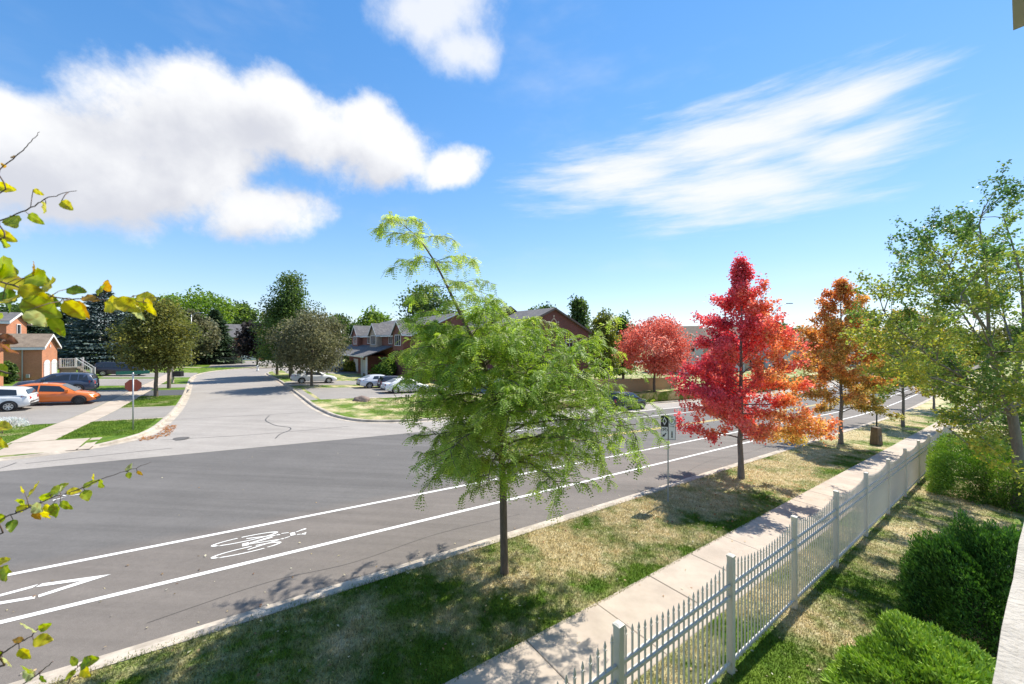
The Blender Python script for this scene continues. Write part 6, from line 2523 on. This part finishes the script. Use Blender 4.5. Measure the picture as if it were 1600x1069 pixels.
# ================================================================== NEAR BRANCHES AT THE LEFT EDGE
def near_tree():
    base = Vector((-3.1, 1.0, 0.0))
    s, t = ST(base.x, base.y)
    base.z = G(s, t) + HL
    root = thing('near_tree', 'yellow-green leafy branches reaching in from the left edge', 'tree', base)
    rng = np.random.default_rng(77)

    def loc(px, py, d):
        return at(px, py, d) - base
    # trunk stands outside the picture
    mb = MB()
    H = EYE - base.z
    trunk = [Vector((0, 0, -0.1)), Vector((0.02, 0, 1.5)), Vector((-0.03, 0.02, 3.0)), Vector((0.02, -0.02, 4.4)), Vector((0, 0, 5.6)), Vector((0.03, 0, 6.8))]
    mb.tube(trunk, [0.13, 0.11, 0.09, 0.07, 0.05, 0.02], 10)
    mb.build('trunk', M_BARK, root, True)
    # leaf meshes
    greens = {'g': [(0.30, 0.40, 0.03), (0.44, 0.50, 0.05)], 'y': [(0.56, 0.52, 0.03), (0.70, 0.62, 0.06)], 'p': [(0.56, 0.60, 0.22), (0.68, 0.70, 0.30)], 'd': [(0.13, 0.22, 0.02), (0.2, 0.30, 0.03)],
              'o': [(0.52, 0.26, 0.04), (0.58, 0.36, 0.06)], 'b': [(0.22, 0.09, 0.05), (0.28, 0.12, 0.07)]}
    cache = {}

    def leaf_mesh(kind, shape):
        key = (kind, shape)
        if key in cache:
            return cache[key]
        wid = (0.36, 0.30, 0.25)[shape % 3]
        curl = (0.10, 0.28, -0.18)[shape % 3]
        fold = (0.16, 0.34, 0.08)[shape % 3]
        P, C = [], []
        nu = 12
        vb = [-1, -0.72, -0.38, -0.05, 0.05, 0.38, 0.72, 1]
        c0, c1 = greens[kind]
        lrng = random.Random(len(cache) * 7 + 1)
        bl = [(lrng.uniform(.1, .9), lrng.uniform(-.8, .8), lrng.uniform(.05, .14)) for _ in range(3)]

        def pt(u, v):
            w = wid * (math.sin(math.pi * u ** 0.72)) ** 0.8 * (1 - 0.12 * u) * (1 + 0.05 * math.sin(u * 40) * abs(v))
            wav = 0.035 * math.sin(u * 15 + v * 3 + shape)
            rib = 0.012 * math.cos(u * 2 * math.pi * 6) * min(1, abs(v) * 2)
            return (u, v * w, fold * abs(v) * w + curl * (u - 0.3) ** 2 + (wav + rib) * abs(v))
        for i in range(nu):
            for v0, v1 in zip(vb[:-1], vb[1:]):
                u0, u1 = i / nu, (i + 1) / nu
                P.append([pt(u0, v0), pt(u1, v0), pt(u1, v1), pt(u0, v1)])
                vm = (v0 + v1) / 2
                k = 0.45 + 0.35 * ((i + (vm > 0)) % 2) - 0.25 * (1 - abs(vm)) + lrng.uniform(-0.15, 0.15)
                if abs(vm) < 0.06:
                    k = 1.5
                cc_ = [a + (b_ - a) * k for a, b_ in zip(c0, c1)]
                if any(math.hypot(u0 - x_, (vm - y_) * 0.4) < r_ for x_, y_, r_ in bl) or (abs(vm) > 0.8 and lrng.random() < 0.25):
                    cc_ = [0.55 * cc_[0] + 0.10, 0.5 * cc_[1] + 0.05, 0.5 * cc_[2] + 0.01]
                C.append([max(0.005, q) for q in cc_])
        me = quads_mesh('leaf', np.array(P), np.array(C), M_BIGLEAF)
        me.polygons.foreach_set('use_smooth', [True] * len(me.polygons))
        bm = bmesh.new()
        bm.from_mesh(me)
        bmesh.ops.remove_doubles(bm, verts=bm.verts, dist=1e-5)
        bm.to_mesh(me)
        bm.free()
        cache[key] = me
        return me

    def branch(pts, r0, r1, lvs, start_h):
        d0 = pts[0][2]
        first = loc(*pts[0])
        st0 = Vector((0.0, 0.0, start_h))
        mid = (st0 + first) / 2 + Vector((0, 0, 0.06))
        P = [st0, mid] + [loc(*q) for q in pts]
        # smooth
        Q = []
        for i in range(len(P) - 1):
            p0, p1, p2, p3 = P[max(i - 1, 0)], P[i], P[i + 1], P[min(i + 2, len(P) - 1)]
            for k in range(5):
                u = k / 5
                Q.append(0.5 * (2 * p1 + (p2 - p0) * u + (2 * p0 - 5 * p1 + 4 * p2 - p3) * u * u + (3 * p1 - 3 * p2 + p3 - p0) * u ** 3) + Vector(rng.normal(size=3)) * 0.0012)
        Q.append(P[-1])
        mb = MB()
        n = len(Q)
        mb.tube(Q, [0.012 + (r0 - 0.012) * min(1, i / 10) if i < 10 else r0 + (r1 - r0) * ((i - 10) / max(1, n - 11)) for i in range(n)], 6)
        for (px, py, ang, ln, kind, shp, dd) in lvs:
            a = loc(px, py, d0 + dd)
            # leaf stalk to the nearest branch point
            nb = min(Q, key=lambda q: (q - a).length)
            mb.tube([nb, (nb + a) / 2 + Vector((0, 0, 0.004)), a], [0.0011, 0.001, 0.0009], 4)
        br = mb.build('branch', M_TWIG, root, True)
        for (px, py, ang, ln, kind, shp, dd) in lvs:
            a = loc(px, py, d0 + dd)
            size = ln * 0.9 / F * (d0 + dd)
            an = rad(ang)
            x = Vector((math.cos(an), rng.normal() * 0.35, -math.sin(an))).normalized()
            nrm = Vector((rng.normal() * 0.45, -1.0, rng.normal() * 0.45 + 0.35))
            z = (nrm - x * nrm.dot(x)).normalized()
            y = z.cross(x)
            o = link('leaf', leaf_mesh(kind, shp), br)
            m = Matrix((x, y, z)).transposed().to_4x4()
            o.matrix_local = Matrix.Translation(a) @ m @ Matrix.Scale(size, 4)
    # image angles: 0 right, 90 down
    D = 1.0
    branch([(-40, 300, D), (0, 264, D), (30, 240, D), (48, 222, D), (62, 206, D)], 0.0016, 0.0006,
           [(2, 258, 10, 14, 'o', 1, 0), (22, 246, 200, 12, 'o', 0, .01)], 5.35)
    branch([(-40, 372, D), (0, 346, D), (40, 328, D), (72, 312, D), (96, 303, D), (120, 298, D)], 0.002, 0.0006,
           [(16, 338, 45, 36, 'g', 0, 0), (44, 334, 35, 32, 'g', 2, .02), (72, 318, 55, 28, 'y', 1, 0), (96, 314, 40, 28, 'y', 1, -.02), (52, 296, 30, 20, 'y', 2, .02), (-6, 290, 10, 30, 'y', 1, .03), (-4, 335, 200, 26, 'g', 0, 0)], 5.2)
    branch([(-40, 366, D), (-10, 370, D), (4, 376, D)], 0.002, 0.0012,
           [(-8, 362, 30, 34, 'y', 1, 0), (-4, 372, 60, 30, 'd', 2, .02), (2, 378, 20, 24, 'g', 0, .0)], 5.15)
    D = 0.95
    big = [(-10, 416, 15, 66, 'g', 0, -.03), (-8, 432, 25, 62, 'y', 2, .02), (10, 418, 28, 58, 'g', 1, 0), (40, 434, 12, 60, 'g', 0, .03), (30, 446, 40, 58, 'y', 2, -.04), (-6, 460, 20, 60, 'd', 1, .05),
           (4, 470, 5, 52, 'y', 0, 0), (34, 468, 35, 62, 'g', 1, -.05), (52, 462, 20, 50, 'd', 2, .05), (70, 446, 15, 56, 'y', 0, 0), (40, 486, 65, 36, 'p', 0, -.08), (80, 466, 30, 44, 'y', 1, .02),
           (80, 494, 68, 40, 'g', 2, -.02), (100, 470, 50, 44, 'y', 1, 0), (118, 470, 60, 36, 'o', 2, .03), (104, 452, 10, 30, 'd', 0, .03), (66, 476, 80, 40, 'y', 0, .04), (16, 446, 70, 52, 'd', 1, .06), (-10, 486, 40, 50, 'g', 2, 0), (54, 430, 300, 26, 'o', 1, .03),
           (128, 464, 10, 34, 'o', 2, 0), (164, 474, 10, 44, 'y', 0, 0), (178, 468, 32, 46, 'y', 1, -.02), (198, 468, 30, 36, 'g', 2, .02), (206, 474, 50, 38, 'p', 1, 0), (226, 466, 60, 36, 'y', 2, .01), (214, 462, 15, 34, 'y', 0, .02), (152, 462, 300, 24, 'g', 1, 0), (168, 456, 285, 22, 'o', 0, .02)]
    branch([(-50, 428, D), (0, 440, D), (50, 456, D), (100, 466, D), (150, 468, D), (200, 470, D), (232, 474, D)], 0.0026, 0.0007, big, 5.05)
    # withered leaves hanging by the house
    branch([(-40, 520, D), (-8, 530, D), (10, 534, D)], 0.0018, 0.001,
           [(-6, 526, 25, 34, 'b', 1, 0), (0, 536, 40, 32, 'b', 2, -.02), (-12, 540, 10, 34, 'b', 0, .02), (6, 532, 60, 24, 'o', 2, .01)], 4.95)
    branch([(-30, 572, D), (-6, 580, D)], 0.0016, 0.001, [(-10, 570, 45, 30, 'g', 0, 0)], 4.9)
    D = 1.15
    mid = [(8, 806, 160, 26, 'g', 0, 0), (20, 812, 60, 24, 'd', 1, 0), (24, 798, 340, 26, 'y', 2, 0), (34, 790, 320, 30, 'g', 0, .02), (44, 778, 300, 30, 'y', 1, .02), (50, 790, 20, 26, 'p', 0, -.02), (62, 782, 330, 28, 'g', 2, 0),
           (58, 794, 70, 28, 'y', 0, 0), (70, 788, 50, 26, 'y', 1, .03), (84, 786, 75, 26, 'g', 1, -.02), (94, 784, 30, 26, 'g', 2, 0), (78, 772, 320, 26, 'g', 0, 0), (92, 768, 340, 28, 'p', 1, 0), (104, 768, 10, 20, 'y', 0, 0),
           (128, 762, 330, 24, 'g', 2, 0), (132, 766, 55, 22, 'g', 0, 0), (146, 752, 300, 18, 'y', 1, 0), (154, 752, 20, 22, 'g', 0, 0), (198, 738, 280, 16, 'p', 1, 0), (200, 738, 70, 12, 'g', 0, 0), (214, 736, 60, 12, 'o', 2, 0), (52, 800, 60, 18, 'o', 1, 0), (38, 768, 190, 24, 'y', 2, 0),
           (2, 662, 20, 30, 'y', 1, -.1)]
    branch([(-40, 834, D), (0, 812, D), (40, 796, D), (80, 778, D), (120, 766, D), (165, 746, D), (205, 734, D), (236, 722, D)], 0.0024, 0.0006, mid[:-1], 4.4)
    branch([(-40, 670, D), (-4, 668, D)], 0.0016, 0.001, [(-8, 664, 15, 32, 'y', 1, 0), (-6, 672, 60, 30, 'p', 0, .02), (-14, 684, 30, 34, 'y', 2, 0)], 4.7)
    D = 1.05
    branch([(-40, 902, D), (-10, 892, D), (6, 890, D)], 0.002, 0.001,
           [(-6, 880, 350, 24, 'y', 1, 0), (6, 884, 50, 30, 'g', 0, 0), (-4, 898, 75, 30, 'd', 1, 0), (-10, 890, 20, 26, 'y', 2, .02)], 4.1)
    branch([(-40, 1040, D), (0, 1024, D), (24, 1008, D), (46, 996, D), (58, 984, D)], 0.0028, 0.0012,
           [(56, 986, 265, 34, 'p', 0, -.03), (60, 984, 335, 24, 'g', 1, 0), (52, 1000, 15, 28, 'y', 0, 0), (30, 1014, 55, 26, 'y', 1, 0), (2, 1018, 150, 30, 'g', 2, 0), (4, 1026, 70, 26, 'p', 1, 0), (-8, 1014, 60, 26, 'd', 0, 0), (36, 1000, 180, 20, 'o', 2, 0)], 3.9)
    branch([(-30, 1120, D), (20, 1080, D), (56, 1056, D), (80, 1036, D), (82, 1034, D)], 0.0022, 0.0008,
           [(54, 1058, 195, 26, 'p', 0, 0), (52, 1052, 230, 24, 'g', 1, 0), (62, 1056, 30, 18, 'd', 2, 0)], 3.75)
    branch([(60, 1130, D), (96, 1086, D), (114, 1052, D), (124, 1040, D)], 0.0018, 0.0008,
           [(120, 1040, 230, 20, 'g', 2, 0), (126, 1040, 330, 28, 'd', 0, 0), (126, 1044, 25, 26, 'y', 0, 0), (118, 1046, 120, 16, 'g', 1, 0), (128, 1036, 350, 30, 'g', 1, .02), (10, 1052, 200, 24, 'y', 1, 0)][:-1], 3.6)


near_tree()


# ================================================================== FALLEN LEAVES
def litter(name, label, zones, palette, seed):
    rng = np.random.default_rng(seed)
    P, C = [], []
    for s0, s1, t0, t1, n, size, h in zones:
        s = rng.uniform(s0, s1, n)
        t = rng.uniform(t0, t1, n)
        pos = np.array([tuple(W(a, b, h)) for a, b in zip(s, t)])
        nrm = rng.normal(size=(n, 3)) * 0.3
        nrm[:, 2] = 1
        nrm = unit(nrm)
        d = rng.normal(size=(n, 3))
        d = unit(d - nrm * np.sum(d * nrm, 1, keepdims=True))
        e = np.cross(nrm, d)
        L = (size * rng.uniform(0.6, 1.4, n))[:, None]
        P.append(np.stack([pos, pos + d * L * .5 + e * L * .32 + nrm * L * 0.1, pos + d * L, pos + d * L * .5 - e * L * .32 + nrm * L * 0.1], 1))
        C.append(tint(palette, rng.uniform(0, 1, n), rng, 0.2))
    return tag(link(name, quads_mesh(name, np.concatenate(P), np.concatenate(C), M_LEAF)), label, 'leaves', kind='stuff')


litter('pale_litter', 'scattered pale fallen leaves on the road and verge', [(-3.2, 2, 8.5, 11.5, 34, 0.055, 0.012), (-3, 30, 8.0, 8.6, 160, 0.05, 0.022), (-3, 16, 5, 7.8, 420, 0.05, HL + 0.035), (-2, 20, 12, 20, 40, 0.05, 0.012), (4, 20, 3.5, 4.9, 60, 0.05, 0.15), (4, 20, 0.5, 3.3, 220, 0.05, HL + 0.03)],
       [(0.62, 0.60, 0.46), (0.55, 0.48, 0.28), (0.45, 0.32, 0.16), (0.3, 0.16, 0.09)], 5)
litter('rust_litter', 'drift of rusty fallen leaves in the gutter of the left corner', [(-3.1, -2.6, 25.2, 28.6, 260, 0.10, 0.02), (-3.6, -3.0, 24.6, 25.6, 90, 0.1, 0.02), (4.3, 5.6, 40, 60, 200, 0.12, 0.03), (10, 26, 5, 7.8, 260, 0.08, HL + 0.03)],
       [(0.46, 0.22, 0.08), (0.38, 0.15, 0.06), (0.5, 0.3, 0.13)], 6)
